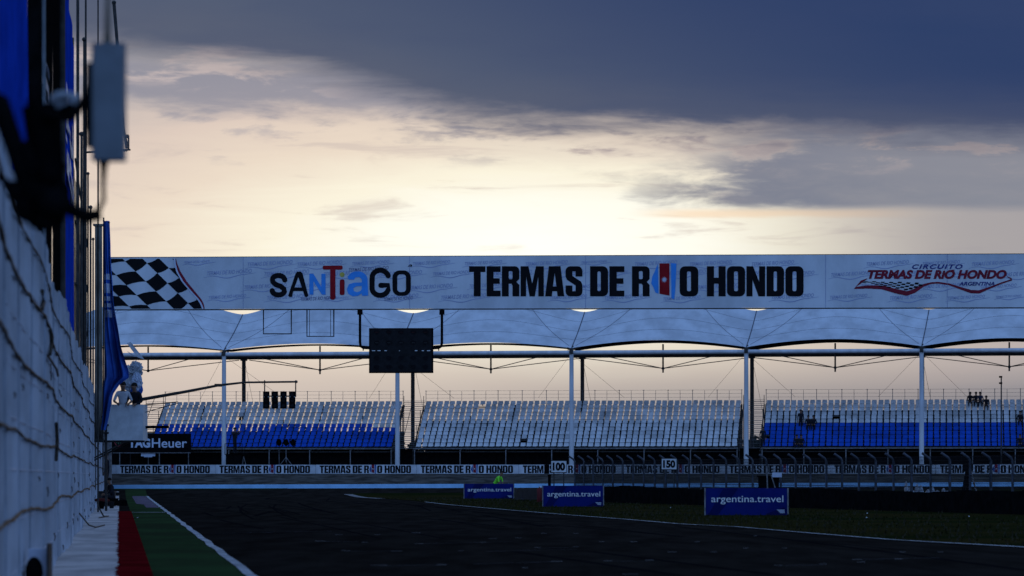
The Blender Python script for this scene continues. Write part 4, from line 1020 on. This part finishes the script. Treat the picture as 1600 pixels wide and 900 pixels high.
stairs(612.5, 647, 'open stair flight between the left and middle grandstand blocks')
stairs(1153.5, 1189.5, 'open stair flight between the middle and right grandstand blocks')

# canopy over the stands ----------------------------------------------------
cols = [79, 350, 621, 893, 1166, 1440, 1714]
ca = empty('stand_canopy', S(0, 0, 1.6), 'long pale tensile canopy on white columns over the grandstands', 'canopy')
BF, BR, BK = -1.2, 3.4, 6.6
CA = [a_of(c, BF) for c in cols]
def memb(i):
    a0, a1 = CA[i], CA[i + 1]
    lift = .50 + .12 * (i >= 3)
    def fn(u, v):
        ar = math.sin(math.pi * u); c1 = abs(2 * u - 1)
        zf = 11.85 + lift * ar ** .9; zr = 15.02 + 1.8 * ar ** 1.5
        sag = -.35 * math.sin(math.pi * v) * (.5 + .5 * ar)
        return S(a0 + (a1 - a0) * u + .55 * v * (1 if i >= 0 else 1), BF + (BR - BF) * v, zf + (zr - zf) * (v ** .95) + sag)
    return fn
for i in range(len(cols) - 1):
    b = MB(); b.grid(memb(i), 36, 14); b.build('membrane', M['memb'], ca)
    fn = memb(i); b = MB()
    for u0, v0, u1, v1 in ((.02, .06, .36, .98), (.98, .06, .64, .98), (.0, .0, .0, 1.0)):
        b.tube([fn(u0 + (u1 - u0) * k / 12, v0 + (v1 - v0) * k / 12) + Vector((0, -.03, .0)) for k in range(13)], .035 if u1 == 0 else .012, 5)
    for v in (.25, .5, .75): b.tube([fn(k / 24, v) + Vector((0, -.012, .012)) for k in range(25)], .006, 4)
    b.build('seam', M['seam'], ca)
    # dark arched tube standing in for the shaded canopy underside behind the lower edge
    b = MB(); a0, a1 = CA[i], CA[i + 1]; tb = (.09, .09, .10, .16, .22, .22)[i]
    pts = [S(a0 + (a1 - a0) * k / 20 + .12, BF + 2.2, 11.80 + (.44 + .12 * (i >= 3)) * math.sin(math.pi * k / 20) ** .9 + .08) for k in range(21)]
    b.tube(pts, [tb * (.75 + .35 * abs(k / 10 - 1)) for k in range(21)], 8); b.build('underside_shade_arch', M['matt'], ca)
b = MB(); b.tube([S(a_of(170, BF), BF, 11.50), S(a_of(1760, BF), BF, 11.50)], .165, 12); b.build('front_beam', M['wcol'], ca)
b = MB(); b.tube([S(a_of(180, BK), BK, 11.54), S(a_of(1760, BK), BK, 11.54)], .20, 10); b.build('rear_beam', M['dsteel'], ca)
for i, a in enumerate(CA[1:]):
    b = MB(); b.tube([S(a, BF, 1.58), S(a, BF, 11.36)], [.20, .17], 12); b.tube([S(a, BF, 11.3), S(a, BF, 11.46)], [.19, .19], 12); b.build('front_column', M['wcol'], ca)
    b = MB(); b.tube([S(a, BF - .05, 11.6), S(a + .1, BF + .3, 12.0)], [.16, .10], 8); b.bar(S(a - .35, BF, 11.9), S(a + .4, BF, 11.68), .07); b.box(S(a, BF - .1, 11.55), (.30, .34, .36), STZ); b.bar(S(a - .3, BF - .1, 11.7), S(a + .6, BF + 1.2, 11.95), .06); b.build('column_head', M['dsteel'], ca)
for c in (381, 645, 910, 1175, 1441, 1706):
    a = a_of(c, BK); b = MB(); b.tube([S(a, BK, 1.6), S(a, BK, 11.36)], .17, 10); b.box(S(a, BK, 11.30), (.5, .5, .12), STZ); b.build('rear_column', M['dsteel'], ca)
BM = 2.6
for c in (231.5, 500, 767, 1036, 1305, 1577):
    a = a_of(c, BM); b = MB(); b.tube([S(a, BM, 12.3), S(a, BM, 9.95 if c > 240 else 10.25)], .07, 8); b.ball(S(a, BM, 10.3), .13, 8, 6); b.build('strut', M['dsteel'], ca)
    b = MB()
    for sd in (-1, 1):
        for dz_ in (0, .0): pass
        b.tube([S(a, BM, 10.3), S(a + sd * 4.6, BF + 1, 11.25)], .035, 5); b.tube([S(a, BM, 10.3), S(a + sd * 6.9, BK, 11.3)], .035, 5)
    b.build('tie_cable', M['dsteel'], ca)
b = MB()
for a in CA[1:]:
    for sd in (-1, 1): b.tube([S(a + sd * .2, BF + .2, 11.2), S(a + sd * 3.6, 5.6, 8.0)], .012, 4)
    b.tube([S(a, BK, 11.2), S(a + 1.0, 6.9, 6.0)], .012, 4)
b.build('guy_wire', M['dsteel'], ca)

# far-off dark wood behind the stands
b = MB(); rt = random.Random(8)
for i in range(15000):
    x = rt.uniform(-75, 75); yb = 300 + rt.uniform(0, 14); hmax = 3.6 + .7 * math.sin(x * .21) + .45 * math.sin(x * .83 + 1) + rt.gauss(0, .25)
    z = 1.6 + hmax * rt.random() ** .6; s_ = rt.uniform(.15, .42)
    d1 = Vector((rt.uniform(-1, 1), rt.uniform(-1, 1), rt.uniform(-1, 1))).normalized() * s_; d2 = Vector((rt.uniform(-1, 1), rt.uniform(-1, 1), rt.uniform(-1, 1))).normalized() * s_
    p = Vector((x, yb - SL * x, z)); b.add([p - d1, p + d2, p + d1, p - d2], [(0, 1, 2, 3)])
tag(b.build('distant_wood', M['leaf']), 'dark distant belt of bushes seen through the gaps of the stands', 'bushes', kind='stuff')

# spectators ----------------------------------------------------------------
def row_person(px, k, label, **kw):
    a = a_of(px, k * RUN + .1); p = S(a, k * RUN + .25, Z0 + k * RISE - .47 + .05)
    return person('person', p, STZ, kw.pop('pose', 'sit'), label, group='spectators in the right grandstand', **kw)
row_person(1516, 11, 'dark spectator at the left of the group in the top row of the right stand')
row_person(1525, 11, 'dark spectator in the middle of the top row group of the right stand')
row_person(1531.5, 11, 'dark spectator third along the top row group of the right stand', shirt='jeans')
row_person(1541, 10, 'dark spectator sitting lower at the right of the top row group')
row_person(1251, 5, 'upright dark spectator left of a seated pair at the white and blue boundary', pose='stand')
row_person(1263, 5, 'dark spectator, left one of the seated pair at the white and blue boundary')
row_person(1271, 5, 'dark spectator, right one of the seated pair at the white and blue boundary')
row_person(1245, 0, 'dark spectator at the left of the pair in the lowest blue row')
row_person(1252, 0, 'dark spectator at the right of the pair in the lowest blue row')
row_person(1594, 6, 'dark spectator at the right edge of the photo on the upper seats')
row_person(1594, 0, 'dark spectator at the right edge of the photo on the lowest row')
person('person', S(a_of(1191.5, -.3), .1, Z0 - .25), STZ, 'stand', 'dark figure standing at the foot of the stairs beside the right stand', s=.55 / .55)

# lamp post in front of the right stand
lp = empty('camera_mast', S(a_of(1564.5, -2), -2, 1.6), 'thin dark mast with two small heads in front of the right stand', 'mast')
b = MB(); a = a_of(1564.5, -2); b.tube([S(a, -2, 1.58), S(a, -2, 9.4)], [.07, .05], 8); b.build('mast_pole', M['dsteel'], lp)
for z in (9.35, 8.85):
    b = MB(); b.box(S(a - .05, -2.1, z), (.26, .2, .14), STZ); b.build('head', M['matt'], lp)

# ================================================================== ADVERTISING WALL
BW = -4.4
def wz(a): return 1.60
aw = empty('advertising_wall', S(0, BW, 1.6), 'long low white trackside wall repeating the same black place name below the grandstands', 'advertising wall')
aL, aR = a_of(120, BW), a_of(1740, BW)
b = MB(); b.box(S((aL + aR) / 2, BW + .2, 1.6 + .36), (aR - aL, .34, .80), STZ); b.build('wall', M['wallg'], aw)
first = None
def pan_fn(a0):  # local photo-like units: u in metres along, v metres up
    return lambda u, v: S(a0 + u, BW, 1.6 + v)
AS = a_of(343, BW); AP = (a_of(1140, BW) - AS) / 5
HB = (741.3 - 727.2) * 258 / F
for i in range(-2, 9):
    a0 = AS + AP * i - .35
    if first is None:
        b = MB(); e0 = a0; b.box(S(a0 + AP / 2, BW, 1.645 + HB / 2), (AP - .02, .03, HB), STZ); o = b.build('banner', M['hoard'], aw)
        b = MB(); tw = (487 - 343) * 261 / F
        rio(b, lambda u, v: S(a0 + .35 + u, BW - .022, 1.645 + HB - v), 0, tw, .06, HB - .05)
        l = b.build('lettering', [M['ink'], mat('dull_blue_print', (.03, .11, .36), .7), M['dred'], M['hoard']], o); first = o
    else:
        c = first.copy(); COL.objects.link(c); c.parent = aw; c.location = TV * (a0 - e0)
        l2 = first.children[0].copy(); COL.objects.link(l2); l2.parent = c
# pale blue wall strip at the outside of the corner
b = MB()
xsn = [-52 + 2 * k for k in range(60)]
for x0, x1 in zip(xsn, xsn[1:]):
    s_ = 240.3; z0, z1 = gz_s(x0, s_), gz_s(x1, s_); h = .31
    y0, y1 = s_ - SL * x0, s_ - SL * x1
    vs = [(x0, y0, z0 - .05), (x1, y1, z1 - .05), (x1, y1, z1 + h), (x0, y0, z0 + h), (x0, y0 + .25, z0 - .05), (x1, y1 + .25, z1 - .05), (x1, y1 + .25, z1 + h), (x0, y0 + .25, z0 + h)]
    b.add(vs, [(0, 1, 2, 3), (3, 2, 6, 7), (4, 7, 6, 5)])
tag(b.build('low_kerb_wall', M['kerbb'], None, (0, 240.3, .5)), 'low pale blue painted kerb wall along the far side of the corner', 'kerb wall')

# brand sign at the left end of the stands
bs = empty('brand_sign', S(a_of(235, -2), -2, 1.6), 'wide black sign with white watch brand lettering below the platform', 'sign')
sp = lambda u, v, d=0: S(a_of(u, -2), -2 - d, CZ + (HZ - v) / F * S(a_of(u, -2), -2, 0).y)
b = MB(); pl_, pr = 168, 298.5
c0, c1 = sp(pl_, 706.5), sp(pr, 677.5); b.box((c0 + c1) / 2, ((c1 - c0).to_2d().length, .08, c1.z - c0.z), STZ); b.build('panel', M['matt'], bs)
for wd_, of_, u0, u1 in (('TAG', .045, 201, 235), ('Heuer', .012, 237.5, 292.5)):
    b = MB(); flat(b, fit(text(wd_, of_), u0, 685, u1, 699.6), lambda u, v: sp(u, v, .06)); b.build('lettering', M['bwhite'], bs)
b = MB()
shl = lambda k: [(185.2 + x * k, 691 + y * k) for x, y in ((-7, -6), (7, -6), (7, 0), (4, 4.5), (0, 7), (-4, 4.5), (-7, 0))]
flat(b, shape([shl(1), shl(.8)]), lambda u, v: sp(u, v, .06), 0)
for x, mi in ((-3, 1), (0, 1), (3, 1)): flat(b, ([(185.2 + x - .7, 687), (185.2 + x + .7, 687), (185.2 + x + .7, 694 - abs(x) * .4), (185.2 + x - .7, 694 - abs(x) * .4)], [(0, 1, 2, 3)]), lambda u, v: sp(u, v, .065), mi)
b.build('shield', [mat('sign_red', (.30, .05, .06), .6), mat('sign_green', (.06, .14, .08), .6)], bs)
b = MB(); b.bar(sp(176, 707.6), sp(298, 707.6), .05)
for u in (187, 249): b.bar(sp(u, 707), (sp(u, 707).x, sp(u, 707).y, 1.58), .07)
b.build('sign_frame', M['steel'], bs)
b = MB(); p = sp(231, 710.5, -.1); b.box(p, (1.2, .05, .25), STZ); b.box(p + Vector((0, 0, -.16)), (.7, .04, .08), STZ)
tag(b.build('small_sign', M['bwhite'], None, p), 'small pale plate hanging below the black sign', 'plate')

# figures and gear behind the advertising wall
a = a_of(367, -3.0); person('person', S(a, -3.0, 3.27), STZ + R(70), 'reach', 'dark camera operator standing behind the wall in front of the left stand', s=1.2)
b = MB(); b.box(S(a, -3.0, 2.40), (1.3, 1.0, 1.60), STZ); b.box(S(a, -3.0, 3.235), (1.5, 1.1, .05), STZ)
for q in (-.72, .72): b.bar(S(a + q, -3.5, 3.25), S(a + q, -3.5, 4.1), .05)
b.bar(S(a - .72, -3.5, 4.1), S(a + .72, -3.5, 4.1), .05)
tag(b.build('camera_platform', M['matt'], None, S(a, -3, 1.6)), 'dark riser the camera operator stands on behind the wall', 'platform')
a2 = a + .75
vc = empty('video_camera', S(a2, -3.1, 1.6), 'dark video camera on a tripod beside its operator in front of the left stand', 'camera')
b = MB(); b.box(S(a2, -3.1, 3.25), (.5, .22, .24), STZ + .3); b.tube([S(a2 + .2, -3.1, 3.25), S(a2 + .45, -3.3, 3.25)], .09, 10); b.build('camera_body', M['matt'], vc)
for k in range(3):
    b = MB(); b.bar(S(a2, -3.1, 3.1), S(a2 + .4 * math.cos(k * 2.1), -3.1 + .4 * math.sin(k * 2.1), 1.58), .045); b.build('leg', M['steel'], vc)
a = a_of(447, -3.0)
lt_ = empty('lamp_tripod', S(a, -3, 1.6), 'tripod with three dark hooded lamp heads on a bar, in front of the left stand', 'tripod lamp')
for k, q in enumerate((-.58, 0, .58)):
    b = MB(); b.ball(S(a + q, -3, 4.2), (.20, .18, .30), 12, 8); b.tube([S(a + q, -3, 4.2), S(a + q, -3.25, 4.2)], [.17, .21], 12, cap=False); b.bar(S(a + q, -3, 3.95), S(a + q, -3, 3.7), .05); b.build('lamp_head', M['matt'], lt_)
b = MB(); b.bar(S(a - .7, -3, 3.72), S(a + .7, -3, 3.72), .05); b.bar(S(a, -3, 3.72), S(a, -3, 2.6), .05); b.bar(S(a - .58, -3, 3.7), S(a - .58, -3, 2.2), .035); b.build('crossbar', M['steel'], lt_)
for dx_, dy_ in ((-1.1, -.2), (1.1, -.2), (0, .8)):
    b = MB(); b.bar(S(a, -3, 3.0), S(a + dx_, -3 + dy_, 1.58), .04); b.build('leg', M['steel'], lt_)

# ================================================================== RIGHT SIDE: boards, barrier, fence
def board(px0, px1, py0, py1, Y, label):
    a, c = P(px0, py1, Y), P(px1, py0, Y); x0, x1 = a.x, c.x; zb = gz((x0 + x1) / 2, Y) + .03; zt = zb + (py1 - py0) / F * Y; wd = x1 - x0; h = zt - zb
    root = empty('ad_board', ((x0 + x1) / 2, Y, zb), label, 'advertising board', 'blue advertising boards on the infield')
    f = lambda u, v, d=0: Vector((x0 + wd * u, Y - .03 - d, zt - h * v))
    b = MB(); b.box(((x0 + x1) / 2, Y, (zb + zt) / 2), (wd - .05, .05, h)); b.build('panel', M['boardb'], root)
    b = MB(); flat(b, ([(.22, .02), (.40, .02), (.16, .98), (.0 + .04, .98)], [(0, 1, 2, 3)]), lambda u, v: f(u, v, .004)); flat(b, ([(.95, .70), (.98, .78), (.98, .98), (.72, .98)], [(0, 1, 2, 3)]), lambda u, v: f(u, v, .004)); b.build('print_shade', M['boardd'], root)
    b = MB(); flat(b, fit(text('argentina.travel', .004), .075, .27, .945, .60), lambda u, v: f(u, v, .012))
    b.build('lettering', M['wpaint'], root)
    b = MB()
    for k in range(4): flat(b, ([(.865 + .012 * k, .80 + .035 * k), (.96, .80 + .035 * k), (.96, .82 + .035 * k), (.87 + .012 * k, .82 + .035 * k)], [(0, 1, 2, 3)]), lambda u, v: f(u, v, .012))
    b.build('small_print', M['bwhite'], root)
    for q in (x0, x1): 
        b = MB(); b.box((q, Y - .01, (zb + zt) / 2), (.05, .08, h + .02)); b.build('end_post', M['steel'], root)
    b = MB()
    for q in (x0 + .2, x1 - .2): b.bar((q, Y + .03, zt - .1), (q, Y + .6, zb), .04)
    b.build('stay', M['dsteel'], root)
board(725, 803, 760, 783, 205, 'blue travel board farthest away, with a green-vested marshal behind it')
board(848, 943, 761, 793.5, 152, 'middle blue travel board under the 100 marker')
board(1101.5, 1231, 766, 808, 119, 'nearest and largest blue travel board on the right')
c = P(772, 0, 209); mz = gz(c.x, 209)
mo = person('person', (c.x, 209, mz), R(60), 'bend', 'marshal in a bright green vest bending behind the farthest blue board', 'hivis', 'dark', s=1.12)
# guardrail behind the boards
gd = empty('guardrail', P(826, 780, 186), 'dark stacked guardrail between the two farther blue boards', 'guardrail')
for py in (765.5, 769.5, 774, 778):
    b = MB(); a, c = P(806, py, 190), P(852, py, 182)
    for dz_, dd in ((-.06, 0), (0, .05), (.06, 0)): b.bar(a + Vector((0, -dd, dz_)), c + Vector((0, -dd, dz_)), .055)
    b.build('rail', M['rail'], gd)
for k in range(5):
    p = P(806, 0, 190).lerp(P(852, 0, 182), k / 4); b = MB(); b.bar((p.x, p.y + .12, 0), (p.x, p.y + .12, .78), .1); b.build('post', M['dsteel'], gd)
c = P(843, 780, 178); b = MB(); b.tube([(c.x, 178, 0), (c.x, 178, .12), (c.x, 178, .74), (c.x, 178, .80)], [.14, .15, .15, .10], 12); b.tube([(c.x, 178, .80), (c.x, 178, .88)], .04, 8); b.ball((c.x + .05, 178, .86), .06, 8, 6, 1)
tag(b.build('red_extinguisher', [mat('dark_red_paint', (.10, .008, .01), .6), M['wpaint']], None, (c.x, 178, 0)), 'dark red extinguisher standing left of the middle blue board', 'extinguisher')
# tyre barrier faced with black belting
A0, A1 = Vector((3.6, 182, 0)), Vector((22.5, 108, 0)); dv_ = (A1 - A0); nn = Vector((dv_.y, -dv_.x, 0)).normalized()
if nn.x > 0: nn = -nn
tb = empty('tyre_barrier', A0, 'long black belted tyre barrier in front of the mesh fence on the infield', 'tyre barrier')
hb = lambda t: .86 + .05 * math.sin(t * 17) + .02 * math.sin(t * 61)
b = MB(); b.grid(lambda u, v: A0 + dv_ * u + nn * (.04 * math.sin(u * 90)) + Vector((0, 0, gz((A0 + dv_ * u).x, (A0 + dv_ * u).y) + .0 + hb(u) * v)), 120, 4); b.build('belt', M['rubber'], tb)
b = MB()
for k in range(118):
    p = A0 + dv_ * (k + .5) / 118 - nn * .38; h = hb((k + .5) / 118) + random.uniform(-.03, .05)
    b.tube([(p.x, p.y, 0), (p.x, p.y, h * .5), (p.x, p.y, h)], [.31, .33, .31], 10)
o = b.build('tyres', M['rubber'], tb); o['kind'] = 'stuff'
# catch fence with cranked posts
def fpt(t): return Vector((4.44, 185, 0)).lerp(Vector((16.9, 130, 0)), t) + Vector((0.3, 1.5, 0))
cf = empty('catch_fence', fpt(.5), 'long mesh catch fence with cranked dark posts behind the black tyre barrier', 'fence')
nP = 27; TT = [k / 25 for k in range(-2, 38)]
hf = lambda t: 2.62 - .22 * t
for tt in TT:
    p = fpt(tt); h = hf(tt); g0 = gz(p.x, p.y)
    b = MB(); b.tube([(p.x, p.y, g0 - .02), (p.x, p.y, h - .30), (p.x - .07, p.y - .02, h - .18), (p.x - .36, p.y - .08, h + .02)], .058, 6); b.box((p.x, p.y, g0 + .02), (.22, .22, .04)); b.build('post', M['fpost'], cf)
b = MB()
for z in [.12 + .16 * k for k in range(15)]:
    b.tube([fpt(TT[0]) + Vector((0, 0, z)), fpt(TT[-1]) + Vector((0, 0, z * .94))], .007 if (round(z * 100) // 16) % 3 else .013, 4, cap=False)
L_ = (fpt(TT[-1]) - fpt(TT[0])).length; n = int(L_ / .11)
for k in range(n):
    p = fpt(TT[0]).lerp(fpt(TT[-1]), k / n); b.tube([(p.x, p.y, .1), (p.x, p.y, 2.3)], .0105, 3, cap=False)
b.build('wire_mesh', M['black'], cf)
# distance markers
def marker(txt, px, py, wd, h, Y, label):
    root = empty('distance_marker', P(px, HZ, Y) - Vector((0, 0, CZ)), label, 'marker sign', 'distance marker signs')
    c = P(px, py, Y); b = MB(); b.box(c, (wd, .03, h)); b.build('panel', M['panel'], root)
    b = MB(); e = .035
    for dz_ in (-1, 1): b.box(c + Vector((0, -.004, dz_ * (h / 2 - e / 2))), (wd + .02, .034, e))
    for dx_ in (-1, 1): b.box(c + Vector((dx_ * (wd / 2 - e / 2 + .004), -.006, 0)), (e, .034, h - 2 * e))
    b.build('border', M['black'], root)
    b = MB(); flat(b, fit(text(txt, .055), -.38 * wd, -.33 * h, .38 * wd, .33 * h), lambda u, v: c + Vector((u, -.024, -v))); b.build('lettering', M['ink'], root)
    b = MB()
    for q in (-.3, .3): b.bar((c.x + q * wd, Y + .06, 0), (c.x + q * wd, Y + .06, c.z + h * .3), .06)
    b.build('post', M['dsteel'], root)
marker('100', 873.2, 729, 25.5 * 170 / F, 19.5 * 170 / F, 170, 'square white 100 marker with black digits, left of the 150 marker')
marker('150', 1045.5, 725, 25 * 167 / F, 18.5 * 167 / F, 167, 'square white 150 marker with black digits, right of the 100 marker')
c = P(858.5, 0, 176); b = MB(); b.box((c.x, 176, .75), (.16, .16, 1.5)); b.box((c.x, 176, 1.52), (.22, .22, .05)); b.box((c.x - .15, 176, 1.85), (.28, .1, .5)); tag(b.build('junction_post', M['matt'], None, (c.x, 176, 0)), 'black post with a small box left of the 100 marker', 'post')
# dark cabin box and braces behind the fence
c = P(1212, 0, 146); ob = empty('equipment_box', (c.x, 150, 0), 'black equipment box with a white top plate behind the nearest blue board', 'box')
b = MB(); b.box((c.x, 150, .72), (.92, .8, 1.44)); b.box((c.x, 150, 1.46), (1.0, .9, .06)); b.build('cabinet', M['matt'], ob)
b = MB(); b.box(P(1214, 742, 149.4), (.45, .04, .22)); b.build('plate', M['bwhite'], ob)
b = MB(); b.bar(P(1198, 728, 149), (c.x - .1, 149, .0), .06); b.bar(P(1205, 742, 149), P(1212, 765, 149), .05); b.build('prop', M['steel'], ob)
c = P(1514, 0, 136); br = empty('brace_frame', (c.x, 136, 0), 'dark A-shaped brace frame with a pale leg behind the mesh fence on the right', 'brace')
b = MB(); b.bar(P(1512, 732, 136), (P(1499, 0, 136).x, 136, 0), .12); b.bar(P(1512, 732, 136), (P(1513, 0, 136).x, 136.3, 0), .14); b.box(P(1512, 730, 136), (.4, .3, .3)); b.build('frame', M['matt'], br)
b = MB(); b.bar(P(1515, 730, 135.9), (P(1532, 0, 136).x, 135.7, 0), .06); b.build('pale_leg', M['steel'], br)
# crumpled tarpaulin beyond the fence
rt = random.Random(14); b = MB(); c0, c1 = P(1408, 0, 190), P(1492, 0, 186)
b.grid(lambda u, v: Vector((c0.x + (c1.x - c0.x) * u, 188 + 1.6 * v - 2 * u, .16 + (1.05 - .55 * u) * math.sin(math.pi * min(1, .15 + v)) * (.65 + .35 * math.sin(u * 17 + v * 3) * math.sin(u * 41)) * (1 if u > .02 else .2) + .05 * math.sin(u * 70 + v * 9))), 90, 14)
tag(b.build('tarpaulin', M['plbag'], None, (c0.x, 188, 0)), 'crumpled pale tarpaulin lying behind the mesh fence on the right', 'tarpaulin')
for px, py in ((1355, 804), (1354, 811), (1514, 809), (1048, 795), (815, 780)):
    c = G(px, py); b = MB(); b.ball(c + Vector((0, 0, .05)), (.03, .03, .02), 7, 5)
    tag(b.build('litter_scrap', M['panel'], None, c), 'tiny pale scrap of litter on the dark infield grass', 'litter', 'litter on the infield')

# ------------------------------------------------------------------ loose pieces become parts of their own
def split(o):
    me = o.data; n = len(me.vertices); par = list(range(n))
    def find(a):
        while par[a] != a: par[a] = par[par[a]]; a = par[a]
        return a
    for e in me.edges:
        a, c = find(e.vertices[0]), find(e.vertices[1])
        if a != c: par[a] = c
    comp = {}
    for p in me.polygons: comp.setdefault(find(p.vertices[0]), []).append(p)
    if len(comp) < 2: return
    for ps in comp.values():
        ids = sorted({v for p in ps for v in p.vertices}); ix = {v: i for i, v in enumerate(ids)}
        m2 = bpy.data.meshes.new(me.name.split('.')[0]); m2.from_pydata([me.vertices[v].co.copy() for v in ids], [], [[ix[v] for v in p.vertices] for p in ps])
        for q in me.materials: m2.materials.append(q)
        m2.polygons.foreach_set('material_index', [p.material_index for p in ps]); m2.polygons.foreach_set('use_smooth', [p.use_smooth for p in ps]); m2.update()
        c = bpy.data.objects.new(o.name.split('.')[0], m2); COL.objects.link(c); c.parent = o.parent; c.location = o.location
    bpy.data.objects.remove(o)
SPLIT = {'loose_tie', 'arm', 'stay', 'upright', 'guy_wire', 'tie_cable', 'clip', 'seam', 'hem_seams', 'panel_seam', 'hem_bar', 'hanger', 'flap', 'lamp_slot', 'brace', 'side_panel', 'leg', 'print_shade', 'flag_pole', 'post', 'hanging_frame_bar'}
bpy.context.view_layer.update()
for o in [o for o in scn.objects if o.type == 'MESH' and o.parent and o.name.split('.')[0] in SPLIT and not o.children]:
    if o.parent.name.startswith(('catch_fence',)) or o.data.users > 1 or (o.name.startswith('post') and not o.parent.name.startswith('distance_marker')): continue
    if o.name.startswith('leg') and not o.parent.name.startswith('banner_bridge'): continue
    split(o)
